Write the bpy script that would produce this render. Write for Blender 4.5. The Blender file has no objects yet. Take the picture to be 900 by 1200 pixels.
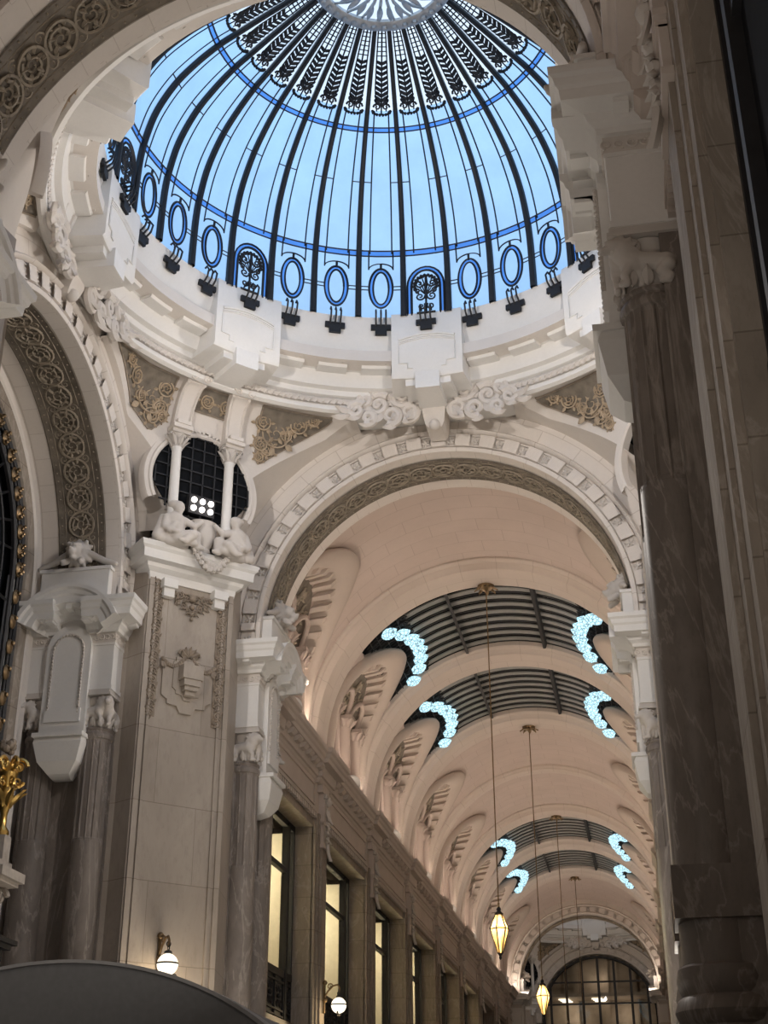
import bpy, bmesh, math, random
from math import sin, cos, pi, radians as rad, sqrt, atan2
from mathutils import Vector as V, Matrix
random.seed(7)
scene = bpy.context.scene
COL = scene.collection

# ------------------------------------------------------------------ mesh builder
class MB:
    """Collects vertices and faces (world coordinates, through an optional placing function)."""
    def __init__(s, T=None):
        s.v = []; s.f = []; s.uv = []; s.T = T; s.sm = []
    def add(s, verts, faces, uvs=None, smooth=False):
        n = len(s.v)
        s.v += [tuple(q) for q in verts]
        for i, f in enumerate(faces):
            s.f.append([n + k for k in f]); s.sm.append(smooth)
            s.uv.append(uvs[i] if uvs else None)
    def box(s, x0, x1, y0, y1, z0, z1):
        P = [(x, y, z) for z in (z0, z1) for y in (y0, y1) for x in (x0, x1)]
        s.add(P, [(0, 2, 3, 1), (4, 5, 7, 6), (0, 1, 5, 4), (2, 6, 7, 3), (0, 4, 6, 2), (1, 3, 7, 5)])
    def prism(s, pts, a, b, ax=2):
        """polygon pts (2-D) extruded along axis ax from a to b"""
        def mk(p, h):
            return (h, p[0], p[1]) if ax == 0 else (p[0], h, p[1]) if ax == 1 else (p[0], p[1], h)
        n = len(pts)
        s.add([mk(p, a) for p in pts] + [mk(p, b) for p in pts],
              [list(range(n))[::-1], list(range(n, 2 * n))] + [(i, (i + 1) % n, n + (i + 1) % n, n + i) for i in range(n)])
    def grid(s, rows, close_u=False, close_v=False, smooth=True, uv=None):
        """rows of equal length"""
        nr, nc = len(rows), len(rows[0])
        vs = [p for r in rows for p in r]; fs = []; us = []
        for i in range(nr if close_u else nr - 1):
            for j in range(nc if close_v else nc - 1):
                i2, j2 = (i + 1) % nr, (j + 1) % nc
                fs.append((i * nc + j, i * nc + j2, i2 * nc + j2, i2 * nc + j))
                if uv: us.append([uv(i, j), uv(i, j + 1), uv(i + 1, j + 1), uv(i + 1, j)])
        s.add(vs, fs, us if uv else None, smooth)
    def tube(s, path, r, n=6, caps=True, flat=1.0, ref=None):
        path = [V(p) for p in path]
        R = r if isinstance(r, (list, tuple)) else [r] * len(path)
        up = V(ref) if ref else None
        rows = []; prev = None
        for i, p in enumerate(path):
            t = (path[min(i + 1, len(path) - 1)] - path[max(i - 1, 0)])
            t = t.normalized() if t.length > 1e-9 else V((0, 0, 1))
            if up is not None: a = up - t * up.dot(t)
            elif prev is not None: a = prev - t * prev.dot(t)
            else:
                a = V((0, 0, 1)) if abs(t.z) < .9 else V((1, 0, 0)); a = a - t * a.dot(t)
            a = a.normalized() if a.length > 1e-9 else V((1, 0, 0))
            prev = a; b = t.cross(a)
            rows.append([p + (a * cos(2 * pi * k / n) * flat + b * sin(2 * pi * k / n)) * R[i] for k in range(n)])
        s.grid(rows, close_v=True)
        if caps:
            s.add(rows[0], [list(range(n))[::-1]]); s.add(rows[-1], [list(range(n))])
    def lathe(s, prof, c=(0, 0, 0), n=24, a0=0, a1=2 * pi, ax=None, uvs=False):
        """profile (r, h) about an axis through c (default vertical)"""
        c = V(c); ez = V(ax).normalized() if ax else V((0, 0, 1))
        ex = V((1, 0, 0)) if abs(ez.x) < .9 else V((0, 1, 0)); ex = (ex - ez * ex.dot(ez)).normalized(); ey = ez.cross(ex)
        full = abs(a1 - a0 - 2 * pi) < 1e-6
        m = n if full else n + 1
        rows = [[c + (ex * cos(a0 + (a1 - a0) * k / n) + ey * sin(a0 + (a1 - a0) * k / n)) * r + ez * h for k in range(m)] for r, h in prof]
        s.grid(rows, close_v=full)
    def ball(s, c, r, n=10, m=6, ax=None):
        """ellipsoid; r a number or (rx,ry,rz); ax optional frame of three vectors"""
        c = V(c); rr = (r, r, r) if not isinstance(r, (tuple, list)) else r
        E = [V(e) for e in ax] if ax else [V((1, 0, 0)), V((0, 1, 0)), V((0, 0, 1))]
        rows = []
        for i in range(m + 1):
            a = pi * i / m
            rows.append([c + E[0] * (rr[0] * sin(a) * cos(2 * pi * k / n)) + E[1] * (rr[1] * sin(a) * sin(2 * pi * k / n)) + E[2] * (rr[2] * cos(a)) for k in range(n)])
        s.grid(rows, close_v=True)
    def sweep(s, prof, path, nrm, closed=False, smooth=False, cap=True):
        """profile (a, b) swept on a path: a along the constant axis nrm, b along the in-plane normal (mitred)"""
        nrm = V(nrm).normalized(); path = [V(p) for p in path]; n = len(path); rows = []
        for i in range(n):
            def tan(i0, i1): return (path[i1] - path[i0]).normalized()
            if closed: t1, t2 = tan((i - 1) % n, i), tan(i, (i + 1) % n)
            else:
                t1 = tan(i - 1, i) if i > 0 else tan(0, 1); t2 = tan(i, i + 1) if i < n - 1 else t1
            b1, b2 = nrm.cross(t1), nrm.cross(t2)
            b = (b1 + b2); d = b.length
            b = b / d if d > 1e-6 else b1
            k = 1 / max(.3, b.dot(b1))
            rows.append([path[i] + nrm * a + b * (o * k) for a, o in prof])
        s.grid(rows, close_u=closed, close_v=False, smooth=smooth)
        if cap and not closed:
            m = len(prof)
            s.add(rows[0], [list(range(m))]); s.add(rows[-1], [list(range(m))[::-1]])
    def plate(s, pts, c, e1, e2, en, d):
        """polygon (a, b) in frame e1, e2, thickness d along en"""
        c, e1, e2, en = V(c), V(e1), V(e2), V(en); n = len(pts)
        A = [c + e1 * a + e2 * b for a, b in pts]
        s.add(A + [p + en * d for p in A], [list(range(n))[::-1], list(range(n, 2 * n))] + [(i, (i + 1) % n, n + (i + 1) % n, n + i) for i in range(n)])
    def spiral(s, c, e1, e2, R, turns=1.6, r0=.02, r1=.008, a0=0, rev=1, n=22, tail=None, m=5):
        c, e1, e2 = V(c), V(e1), V(e2); path = []; rr = []
        if tail is not None: path.append(V(tail)); rr.append(r0)
        for i in range(n + 1):
            t = i / n; a = a0 + rev * t * turns * 2 * pi; q = R * (1 - .86 * t)
            path.append(c + e1 * (q * cos(a)) + e2 * (q * sin(a))); rr.append(r0 + (r1 - r0) * t)
        s.tube(path, rr, m)
    def leaf(s, c, d, side, nrm, L, W, th=.012, curl=.25):
        """a pointed leaf along d"""
        c, d, side, nrm = V(c), V(d), V(side), V(nrm); rows = []
        for i in range(7):
            t = i / 6; w = W * (sin(pi * min(1, t * 1.02)) ** .7 if t < 1 else 0) * .5; h = curl * L * t * t
            p = c + d * (L * t) + nrm * h
            rows.append([p - side * w, p + nrm * th * 1.6, p + side * w, p - nrm * th])
        s.grid(rows, close_v=True)
    def build(s, name, mat, parent=None, loc=None, smooth=None, recalc=True, bevel=0):
        me = bpy.data.meshes.new(name)
        vs = [s.T(*q) for q in s.v] if s.T else s.v
        if parent is not None: o0 = WLOC[parent.name]
        elif loc is not None: o0 = V(loc)
        else: o0 = V((0, 0, 0))
        if loc is not None: o0 = V(loc)
        me.from_pydata([(q[0] - o0[0], q[1] - o0[1], q[2] - o0[2]) for q in vs], [], s.f)
        if any(u is not None for u in s.uv):
            L = me.uv_layers.new(name='uv'); k = 0
            for i, p in enumerate(me.polygons):
                u = s.uv[i]
                for j in range(len(p.vertices)):
                    if u: L.data[k].uv = u[j]
                    k += 1
        me.polygons.foreach_set('use_smooth', [bool(x) if smooth is None else smooth for x in s.sm])
        bm = bmesh.new(); bm.from_mesh(me)
        bmesh.ops.remove_doubles(bm, verts=bm.verts, dist=1e-5)
        if recalc: bmesh.ops.recalc_face_normals(bm, faces=bm.faces)
        for e in bm.edges:
            if len(e.link_faces) == 2 and e.calc_face_angle(0) > .7: e.smooth = False
        bm.to_mesh(me); bm.free(); me.update()
        me.materials.append(mat)
        o = bpy.data.objects.new(name, me); COL.objects.link(o)
        if parent is not None:
            o.parent = parent; o.location = o0 - WLOC[parent.name]
        else: o.location = o0
        WLOC[o.name] = V(o0)
        if bevel:
            b = o.modifiers.new('bevel', 'BEVEL'); b.width = bevel; b.segments = 2; b.limit_method = 'ANGLE'; b.angle_limit = .9
        return o
WLOC = {}
def tag(o, label, cat, group=None, kind=None):
    o['label'] = label; o['category'] = cat
    if group: o['group'] = group
    if kind: o['kind'] = kind
    return o
def thing(name, label, cat, loc, group=None, kind=None):
    o = bpy.data.objects.new(name, None); COL.objects.link(o); o.location = loc; o.empty_display_size = .1
    WLOC[o.name] = V(loc)
    return tag(o, label, cat, group, kind)
def struct(o, label, cat): return tag(o, label, cat, None, 'structure')
def dup(root, d, label=None, group=None):
    """copy of a thing with its parts and sub-parts, moved by d"""
    d = V(d); r = root.copy(); COL.objects.link(r); r.location = root.location + d; WLOC[r.name] = WLOC[root.name] + d
    if label: r['label'] = label
    if group: r['group'] = group
    for ch in list(root.children):
        c = ch.copy(); COL.objects.link(c); c.parent = r; WLOC[c.name] = WLOC[ch.name] + d
        for g in list(ch.children):
            k = g.copy(); COL.objects.link(k); k.parent = c; WLOC[k.name] = WLOC[g.name] + d
    return r
def sculpt(name, prims, voxel, mat, parent=None, T=None, smooth=4):
    """one continuous carved figure: overlapping tapered limbs melted together by a voxel remesh"""
    mb = MB()
    for p in prims:
        if p[0] == 'c':      # tapered limb
            _, a, b, ra, rb = p; a, b = V(a), V(b)
            n = 6; path = [a.lerp(b, i / n) for i in range(n + 1)]; rr = [ra + (rb - ra) * i / n for i in range(n + 1)]
            mb.tube(path, rr, 10); mb.ball(a, ra, 10, 8); mb.ball(b, rb, 10, 8)
        else:                # ellipsoid
            _, c, r = p[:3]; mb.ball(c, r, 14, 10, p[3] if len(p) > 3 else None)
    if T:
        mb.v = [tuple(T(*q)) for q in mb.v]
    o = mb.build(name, mat, parent)
    m = o.modifiers.new('r', 'REMESH'); m.mode = 'VOXEL'; m.voxel_size = voxel; m.use_smooth_shade = True
    k = o.modifiers.new('s', 'SMOOTH'); k.iterations = smooth; k.factor = .4
    dg = bpy.context.evaluated_depsgraph_get(); dg.update()
    me = bpy.data.meshes.new_from_object(o.evaluated_get(dg)); old = o.data
    o.modifiers.clear(); o.data = me; bpy.data.meshes.remove(old); me.name = name
    if not me.materials: me.materials.append(mat)
    me.polygons.foreach_set('use_smooth', [True] * len(me.polygons))
    return o

# ------------------------------------------------------------------ materials
def nmat(name):
    m = bpy.data.materials.new(name); m.use_nodes = True
    nt = m.node_tree; nt.nodes.clear()
    out = nt.nodes.new('ShaderNodeOutputMaterial'); b = nt.nodes.new('ShaderNodeBsdfPrincipled')
    nt.links.new(b.outputs[0], out.inputs[0])
    return m, nt, b, out
def coords(nt, uv=False, scale=(1, 1, 1)):
    tc = nt.nodes.new('ShaderNodeTexCoord'); mp = nt.nodes.new('ShaderNodeMapping'); mp.inputs['Scale'].default_value = scale
    if uv: nt.links.new(tc.outputs['UV'], mp.inputs[0]); return mp.outputs[0]
    g = nt.nodes.new('ShaderNodeNewGeometry'); nt.links.new(g.outputs['Position'], mp.inputs[0]); return mp.outputs[0]
def noise(nt, co, sc, det=5, rough=.55, dist=0):
    n = nt.nodes.new('ShaderNodeTexNoise'); n.inputs['Scale'].default_value = sc; n.inputs['Detail'].default_value = det
    n.inputs['Roughness'].default_value = rough; n.inputs['Distortion'].default_value = dist
    nt.links.new(co, n.inputs['Vector']); return n.outputs['Fac']
def ramp(nt, fac, stops):
    r = nt.nodes.new('ShaderNodeValToRGB'); e = r.color_ramp.elements
    while len(e) < len(stops): e.new(.5)
    for k, (p, c) in enumerate(stops): e[k].position = p; e[k].color = (*c, 1)
    nt.links.new(fac, r.inputs[0]); return r.outputs[0]
def mixc(nt, a, b, fac, mode='MIX'):
    m = nt.nodes.new('ShaderNodeMix'); m.data_type = 'RGBA'; m.blend_type = mode
    for s, x in ((m.inputs[0], fac), (m.inputs[6], a), (m.inputs[7], b)):
        if hasattr(x, 'links'): nt.links.new(x, s)
        else: s.default_value = x if not isinstance(x, tuple) else (*x, 1)
    return m.outputs[2]
def bump(nt, b, h, st=.3, d=.02):
    k = nt.nodes.new('ShaderNodeBump'); k.inputs['Strength'].default_value = st; k.inputs['Distance'].default_value = d
    nt.links.new(h, k.inputs['Height']); nt.links.new(k.outputs[0], b.inputs['Normal'])
def plaster(name, col, var=.08, joints=None, rough=.75):
    """painted stucco; joints = (block width, block height) drawn in UV metres"""
    m, nt, b, o = nmat(name); co = coords(nt)
    f = noise(nt, co, 1.3, 6, .6); g = noise(nt, co, 22, 4, .6)
    c = ramp(nt, f, [(.3, tuple(x * (1 - var) for x in col)), (.7, tuple(min(1, x * (1 + var * .6)) for x in col))])
    c = mixc(nt, c, tuple(x * .9 for x in col), ramp(nt, g, [(.45, (0, 0, 0)), (.75, (.35, .35, .35))]))
    if joints:
        k = nt.nodes.new('ShaderNodeTexBrick'); uvc = coords(nt, True); nt.links.new(uvc, k.inputs['Vector'])
        k.inputs['Scale'].default_value = 1; k.inputs['Brick Width'].default_value = joints[0]; k.inputs['Row Height'].default_value = joints[1]
        k.inputs['Mortar Size'].default_value = .008; k.inputs['Mortar Smooth'].default_value = .2
        k.inputs['Color1'].default_value = (1, 1, 1, 1); k.inputs['Color2'].default_value = (.975, .97, .96, 1); k.inputs['Mortar'].default_value = (.8, .78, .76, 1)
        c = mixc(nt, c, k.outputs[0], 1.0, 'MULTIPLY')
    nt.links.new(c, b.inputs['Base Color']); b.inputs['Roughness'].default_value = rough
    bump(nt, b, g, .12, .01)
    return m
def marble(name, dark, light, vein, scale=1.0, blocks=None, rough=.35, vz=(1, 1, .35)):
    m, nt, b, o = nmat(name); co = coords(nt, False, vz)
    f = noise(nt, co, 1.1 * scale, 8, .62, 1.2)
    c = ramp(nt, f, [(.28, dark), (.55, tuple((a + d) / 2 for a, d in zip(dark, light))), (.78, light)])
    w = noise(nt, co, .9 * scale, 9, .58, 2.6)
    ve = ramp(nt, w, [(.475, (0, 0, 0)), (.5, (1, 1, 1)), (.525, (0, 0, 0))])
    c = mixc(nt, c, vein, mixc(nt, (0, 0, 0), ve, .55))
    h = noise(nt, co, 14 * scale, 6, .7)
    c = mixc(nt, c, tuple(x * .72 for x in dark), ramp(nt, h, [(.5, (0, 0, 0)), (.8, (.5, .5, .5))]))
    if blocks:
        k = nt.nodes.new('ShaderNodeTexBrick'); sep = nt.nodes.new('ShaderNodeSeparateXYZ'); g = nt.nodes.new('ShaderNodeNewGeometry')
        nt.links.new(g.outputs['Position'], sep.inputs[0]); ad = nt.nodes.new('ShaderNodeMath'); ad.operation = 'ADD'
        nt.links.new(sep.outputs[0], ad.inputs[0]); nt.links.new(sep.outputs[1], ad.inputs[1])
        cb = nt.nodes.new('ShaderNodeCombineXYZ'); nt.links.new(ad.outputs[0], cb.inputs[0]); nt.links.new(sep.outputs[2], cb.inputs[1])
        nt.links.new(cb.outputs[0], k.inputs['Vector']); k.inputs['Scale'].default_value = 1
        k.inputs['Brick Width'].default_value = blocks[0]; k.inputs['Row Height'].default_value = blocks[1]
        k.inputs['Mortar Size'].default_value = .006; k.offset = 0.37
        k.inputs['Color1'].default_value = (1, 1, 1, 1); k.inputs['Color2'].default_value = (.9, .89, .88, 1); k.inputs['Mortar'].default_value = (.62, .6, .58, 1)
        c = mixc(nt, c, k.outputs[0], 1.0, 'MULTIPLY')
    nt.links.new(c, b.inputs['Base Color']); b.inputs['Roughness'].default_value = rough; b.inputs['Specular IOR Level'].default_value = .22
    bump(nt, b, h, .06, .01)
    return m
def plain(name, col, rough=.5, metal=0, var=.15, sc=9):
    m, nt, b, o = nmat(name); co = coords(nt)
    c = ramp(nt, noise(nt, co, sc, 4), [(.3, tuple(x * (1 - var) for x in col)), (.7, tuple(min(1, x * (1 + var)) for x in col))])
    nt.links.new(c, b.inputs['Base Color']); b.inputs['Roughness'].default_value = rough; b.inputs['Metallic'].default_value = metal
    return m
def emit(name, col, st):
    m, nt, b, o = nmat(name); nt.nodes.remove(b); co = coords(nt); e = nt.nodes.new('ShaderNodeEmission')
    c = ramp(nt, noise(nt, co, 18, 2), [(.3, tuple(x * .85 for x in col)), (.7, col)])
    nt.links.new(c, e.inputs[0]); e.inputs[1].default_value = st; nt.links.new(e.outputs[0], o.inputs[0]); return m
def stained(name, tint, clear=.45):
    """frosted coloured window glass: part lets the sky straight through, part scatters it"""
    m, nt, b, o = nmat(name); nt.nodes.remove(b); co = coords(nt)
    f = noise(nt, co, 1.6, 5, .6)
    c = ramp(nt, f, [(.3, tuple(x * .86 for x in tint)), (.72, tint)])
    tr = nt.nodes.new('ShaderNodeBsdfTransparent'); tl = nt.nodes.new('ShaderNodeBsdfTranslucent'); mx = nt.nodes.new('ShaderNodeMixShader')
    nt.links.new(c, tr.inputs[0]); nt.links.new(c, tl.inputs[0]); mx.inputs[0].default_value = clear
    nt.links.new(tl.outputs[0], mx.inputs[1]); nt.links.new(tr.outputs[0], mx.inputs[2]); nt.links.new(mx.outputs[0], o.inputs[0]); return m
def pane(name, tint=(.9, .92, .9), ior=1.5):
    m, nt, b, o = nmat(name); nt.nodes.remove(b); co = coords(nt)
    tr = nt.nodes.new('ShaderNodeBsdfTransparent'); gl = nt.nodes.new('ShaderNodeBsdfGlossy'); mx = nt.nodes.new('ShaderNodeMixShader')
    c = ramp(nt, noise(nt, co, .8, 2), [(.3, tuple(x * .95 for x in tint)), (.7, tint)]); nt.links.new(c, tr.inputs[0])
    gl.inputs['Roughness'].default_value = .02; fr = nt.nodes.new('ShaderNodeFresnel'); fr.inputs[0].default_value = ior
    nt.links.new(fr.outputs[0], mx.inputs[0]); nt.links.new(tr.outputs[0], mx.inputs[1]); nt.links.new(gl.outputs[0], mx.inputs[2]); nt.links.new(mx.outputs[0], o.inputs[0]); return m
M = {}
M['drum'] = plaster('drum_plaster', (.76, .745, .72), .05)
M['plaster'] = plaster('crossing_plaster', (.70, .652, .604), .06)
M['carve'] = plaster('carved_plaster', (.66, .615, .57), .1)
M['vouss'] = plaster('voussoir_plaster', (.72, .668, .618), .05, (.62, .9))
M['vault'] = plaster('vault_plaster', (.58, .487, .437), .06, (.95, .52))
M['rib'] = plaster('rib_plaster', (.63, .55, .49), .05, (.8, 4.0))
M['cornice'] = plaster('cornice_plaster', (.56, .49, .44), .1)
M['lion'] = plaster('lion_plaster', (.58, .54, .50), .12)
M['paint'] = plain('painted_relief_ground', (.175, .15, .12), .8, 0, .3, 6)
M['gilt'] = plain('painted_relief_scroll', (.31, .265, .205), .75, 0, .25, 7)
M['gold_scroll'] = plain('ochre_relief_scroll', (.42, .33, .23), .7, 0, .2, 7)
M['col'] = marble('column_marble', (.158, .136, .12), (.315, .275, .245), (.43, .385, .345), 1.3, None, .42)
M['panel'] = marble('panel_marble', (.34, .295, .25), (.50, .445, .385), (.40, .35, .305), .9, (2.6, 1.12), .4)
M['ash'] = marble('ashlar_marble', (.25, .215, .18), (.38, .33, .28), (.45, .40, .35), 1.6, (1.3, .62), .7)
M['relief'] = plain('carved_stone', (.27, .22, .17), .7, 0, .25, 12)
M['iron'] = plain('black_iron', (.012, .012, .014), .6, .0, .3)
M['slat'] = plain('grey_louvre', (.27, .275, .265), .55, .1, .1)
M['darkroof'] = plain('roof_glass_dark', (.02, .022, .025), .25, 0, .2)
M['gold'] = plain('gilded_metal', (.75, .50, .16), .28, .95, .2)
M['brass'] = plain('dark_brass', (.22, .15, .08), .4, .8, .2)
M['glass'] = stained('pale_blue_glass', (.50, .715, .96), .35)
M['glassb'] = stained('deep_blue_glass', (.26, .50, .93), .35)
M['glassw'] = stained('white_glass', (.93, .97, 1.0), .5)
M['window'] = pane('window_glass')
M['darkglass'] = plain('dark_window_glass', (.008, .009, .011), .85, 0, .2)
def leaded(name, col, st):
    m, nt, b, o = nmat(name); nt.nodes.remove(b); co = coords(nt); e = nt.nodes.new('ShaderNodeEmission')
    v = nt.nodes.new('ShaderNodeTexVoronoi'); v.feature = 'DISTANCE_TO_EDGE'; v.inputs['Scale'].default_value = 13; nt.links.new(co, v.inputs['Vector'])
    c = ramp(nt, v.outputs['Distance'], [(.03, tuple(x * .22 for x in col)), (.10, tuple(x * .8 for x in col)), (.3, col)])
    nt.links.new(c, e.inputs[0]); e.inputs[1].default_value = st; nt.links.new(e.outputs[0], o.inputs[0]); return m
M['darkglass'].node_tree.nodes['Principled BSDF'].inputs['Specular IOR Level'].default_value = .08
M['silver'] = plain('grey_metal', (.5, .5, .5), .45, .6, .2)
M['tulip'] = leaded('tulip_lamp_glow', (.54, .87, 1.0), 1.6)
M['bulb'] = emit('warm_bulb', (1.0, .66, .30), 9)
M['globe'] = emit('globe_glow', (1.0, .87, .66), 2.2)
M['flood'] = emit('floodlight_led', (1.0, .93, .86), 6)
M['amber'] = None
M['room'] = plain('room_wall', (.62, .57, .46), .8, 0, .05)
M['office'] = plain('office_wall', (.38, .31, .24), .8, 0, .15, 2)
M['floor'] = marble('floor_marble', (.10, .09, .08), (.2, .18, .16), (.3, .27, .24), 1, (1, 1), .3)
M['wood'] = plain('brown_timber', (.085, .062, .047), .4, 0, .25)
M['canvas'] = plain('grey_canvas', (.21, .215, .222), .9, 0, .06, 40)
M['hem'] = plain('grey_hem', (.38, .38, .385), .9, 0, .06, 40)
M['stone'] = plain('grey_stone', (.42, .38, .34), .7, 0, .15)
# ------------------------------------------------------------------ the plan (metres): gallery runs along +Y, camera stands at y = 0
YC = 15.25                       # centre of the domed crossing
YN, YF, XS = 10.05, 20.45, 4.72  # crossing faces of the near arch, the far arch, the side arches
R1, RS, RE = 3.06, 2.93, 3.86    # intrados of gallery arches / side arches, extrados
ZS = 10.0                        # springing
DP = 1.3                         # thickness of the arches
YB = YF + DP                     # where the far vault begins
BAY = 5.2; RIB0 = 27.0           # transverse ribs at RIB0 + k*BAY
YE = 64.5                        # where the second crossing begins
DY2 = YE - (YN - DP)             # shift of the second crossing
WX, VX = 3.55, 3.72              # gallery wall face, vault radius
SD = (pi / 4)
def dpos(s, n, z, side=-1, far=1):
    """point on a diagonal corner wall: s along it, n distance from the crossing's centre"""
    h = sqrt(.5)
    return V((side * (n * h - s * h), YC + far * (n * h + s * h), z))
# pier frames: u into the arch thickness, v out of the jamb towards the opening, w up
FRAMES = {
 'far_left':   lambda u, v, w: (-R1 + v, YF + u, w),
 'far_right':  lambda u, v, w: (R1 - v, YF + u, w),
 'near_right': lambda u, v, w: (R1 - v, YN - u, w),
 'near_left':  lambda u, v, w: (-R1 + v, YN - u, w),
 'side_left':  lambda u, v, w: (-XS - u, YC + RS - v + .07, w),
 'side_right': lambda u, v, w: (XS + u, YC + RS - v + .07, w),
}
# ------------------------------------------------------------------ piers: twin columns with lion capitals under a broken pediment
U1, U2, CV, CR = .22, 1.08, -.235, .235
def fluted(mb, c, r, w0, w1, n=14, depth=.016):
    m = n * 6; rows = []
    prof = [(w0, 0), (w0 + .05, 1), (w1 - .05, 1), (w1, 0)]
    for w, k in prof:
        row = []
        for i in range(m):
            a = 2 * pi * i / m; q = abs(sin(a * n / 2)); d = depth * k * (1 if q > .35 else 0)
            row.append((c[0] + (r - d) * cos(a), c[1] + (r - d) * sin(a), w))
        rows.append(row)
    mb.grid(rows, close_v=True, smooth=False)
def lion(name, T, parent, flip=1, s=1.0):
    P = [('c', (-.14, .21, 0), (.10, .235, .01), .082, .092), ('e', (-.15, .19, .01), (.09, .105, .085)), ('e', (.11, .23, .015), (.10, .115, .095)),
         ('e', (.165, .325, .03), (.095, .115, .085)), ('e', (.225, .365, .05), (.07, .07, .065)), ('c', (.245, .35, .06), (.315, .325, .07), .045, .034),
         ('e', (.19, .435, .06), (.022, .03, .02)), ('e', (.20, .435, .005), (.022, .03, .02)), ('e', (.262, .385, .105), (.014, .012, .012)), ('c', (.255, .40, .09), (.29, .39, .09), .016, .012),
         ('c', (.13, .17, .05), (.17, .09, .06), .05, .036), ('c', (.17, .09, .06), (.15, .02, .06), .036, .03), ('c', (.15, .02, .06), (.20, .015, .06), .03, .026),
         ('c', (.07, .17, 0), (.03, .09, .01), .05, .036), ('c', (.03, .09, .01), (.045, .02, .01), .036, .03),
         ('c', (-.16, .16, .05), (-.10, .10, .06), .065, .042), ('c', (-.10, .10, .06), (-.175, .055, .06), .042, .03), ('c', (-.175, .055, .06), (-.155, .015, .06), .03, .03), ('c', (-.155, .015, .06), (-.10, .012, .06), .028, .024),
         ('c', (-.22, .23, 0), (-.25, .31, .02), .024, .02), ('c', (-.25, .31, .02), (-.19, .37, .03), .02, .02), ('c', (-.19, .37, .03), (-.14, .33, .03), .02, .03)]
    for k in range(7):          # mane locks
        a = .5 + k * .55
        P.append(('c', (.165 + .05 * cos(a), .33 + .05 * sin(a), .07), (.165 + .115 * cos(a), .325 + .125 * sin(a), .06), .03, .018))
    return sculpt(name, P, .0135, M['lion'], parent, lambda a, b, c: T(a * flip * s, b * s, c * s), 3)
def column(T, u, label, ends=0, group=None, low=0):
    """marble column: base, shaft, necking, lion capital; ends: -1/+1 = which end face also shows a lion"""
    root = thing('marble_column', label, 'column', T(u, CV, 0), group, 'thing')
    c = (u, CV, 0)
    b = MB(T); b.box(u - .32, u + .32, CV - .32, CV + .32, 0, 2.05); b.lathe([(.30, 2.05), (.33, 2.1), (.34, 2.18), (.30, 2.24), (.27, 2.27), (.27, 2.5), (.30, 2.52), (.325, 2.58), (.30, 2.65), (.27, 2.67)], c, 32)
    b.build('pedestal', M['col'], root)
    b = MB(T); b.lathe([(.27, 2.67), (.285, 2.7), (.30, 2.76), (.285, 2.83), (.255, 2.85), (.255, 3.1)], c, 32); b.box(u - .275, u + .275, CV - .275, CV + .275, 3.1, 3.42)
    b.build('base', M['col'], root)
    s = MB(T); s.lathe([(CR, 3.42), (CR, 5.2), (CR - .006, 6.15)], c, 40); fluted(s, c, CR - .004, 6.12, 7.62)
    s.build('shaft', M['col'], root)
    n = MB(T); n.lathe([(.215, 7.6), (.245, 7.62), (.255, 7.66), (.245, 7.70), (.228, 7.715), (.228, 7.735), (.243, 7.75), (.243, 7.775), (.2, 7.79)], c, 32)
    n.build('necking', M['col'], root)
    k = MB(T); k.lathe([(.19, 7.78), (.185, 8.0), (.2, 8.15), (.22, 8.24)], c, 24)
    k.box(u - .27, u + .27, CV - .27, CV + .3, 8.25, 8.285); k.box(u - .25, u + .25, CV - .25, CV + .28, 8.285, 8.34)
    for su in (-1, 1):
        k.spiral((u + su * .17, CV + .2, 8.16), (su, 0, 0), (0, 0, 1), .075, 1.5, .022, .012)
        k.spiral((u + su * .22, CV + .12, 8.16), (0, 1, 0), (0, 0, 1), .075, 1.5, .022, .012)
        for t in range(3): k.leaf((u + su * .21, CV - .1 + t * .12, 7.79), (0, 0, 1), (0, 1, 0), (su, 0, 0), .17, .09)
    for t in range(3): k.leaf((u - .13 + t * .13, CV + .2, 7.79), (0, 0, 1), (1, 0, 0), (0, 1, 0), .15, .1)
    cap = k.build('capital', M['lion'], root)
    lion('lion_carving', lambda a, b_, c_: T(u - a * (1 if ends <= 0 else -1) * .8, CV + .19 + c_, 7.79 + b_), cap, 1, 1.0)
    if ends: lion('lion_carving', lambda a, b_, c_: T(u + ends * (.18 + c_), CV + .02 + a, 7.79 + b_), cap, 1, 1.02)
    return root
CPROF = [(9.24, -.3), (9.24, .04), (9.29, .05), (9.33, .10), (9.39, .13), (9.41, .30), (9.51, .31), (9.54, .335), (9.60, .35), (9.63, .38), (9.68, .385), (9.70, .385), (9.70, -.3)]
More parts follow.
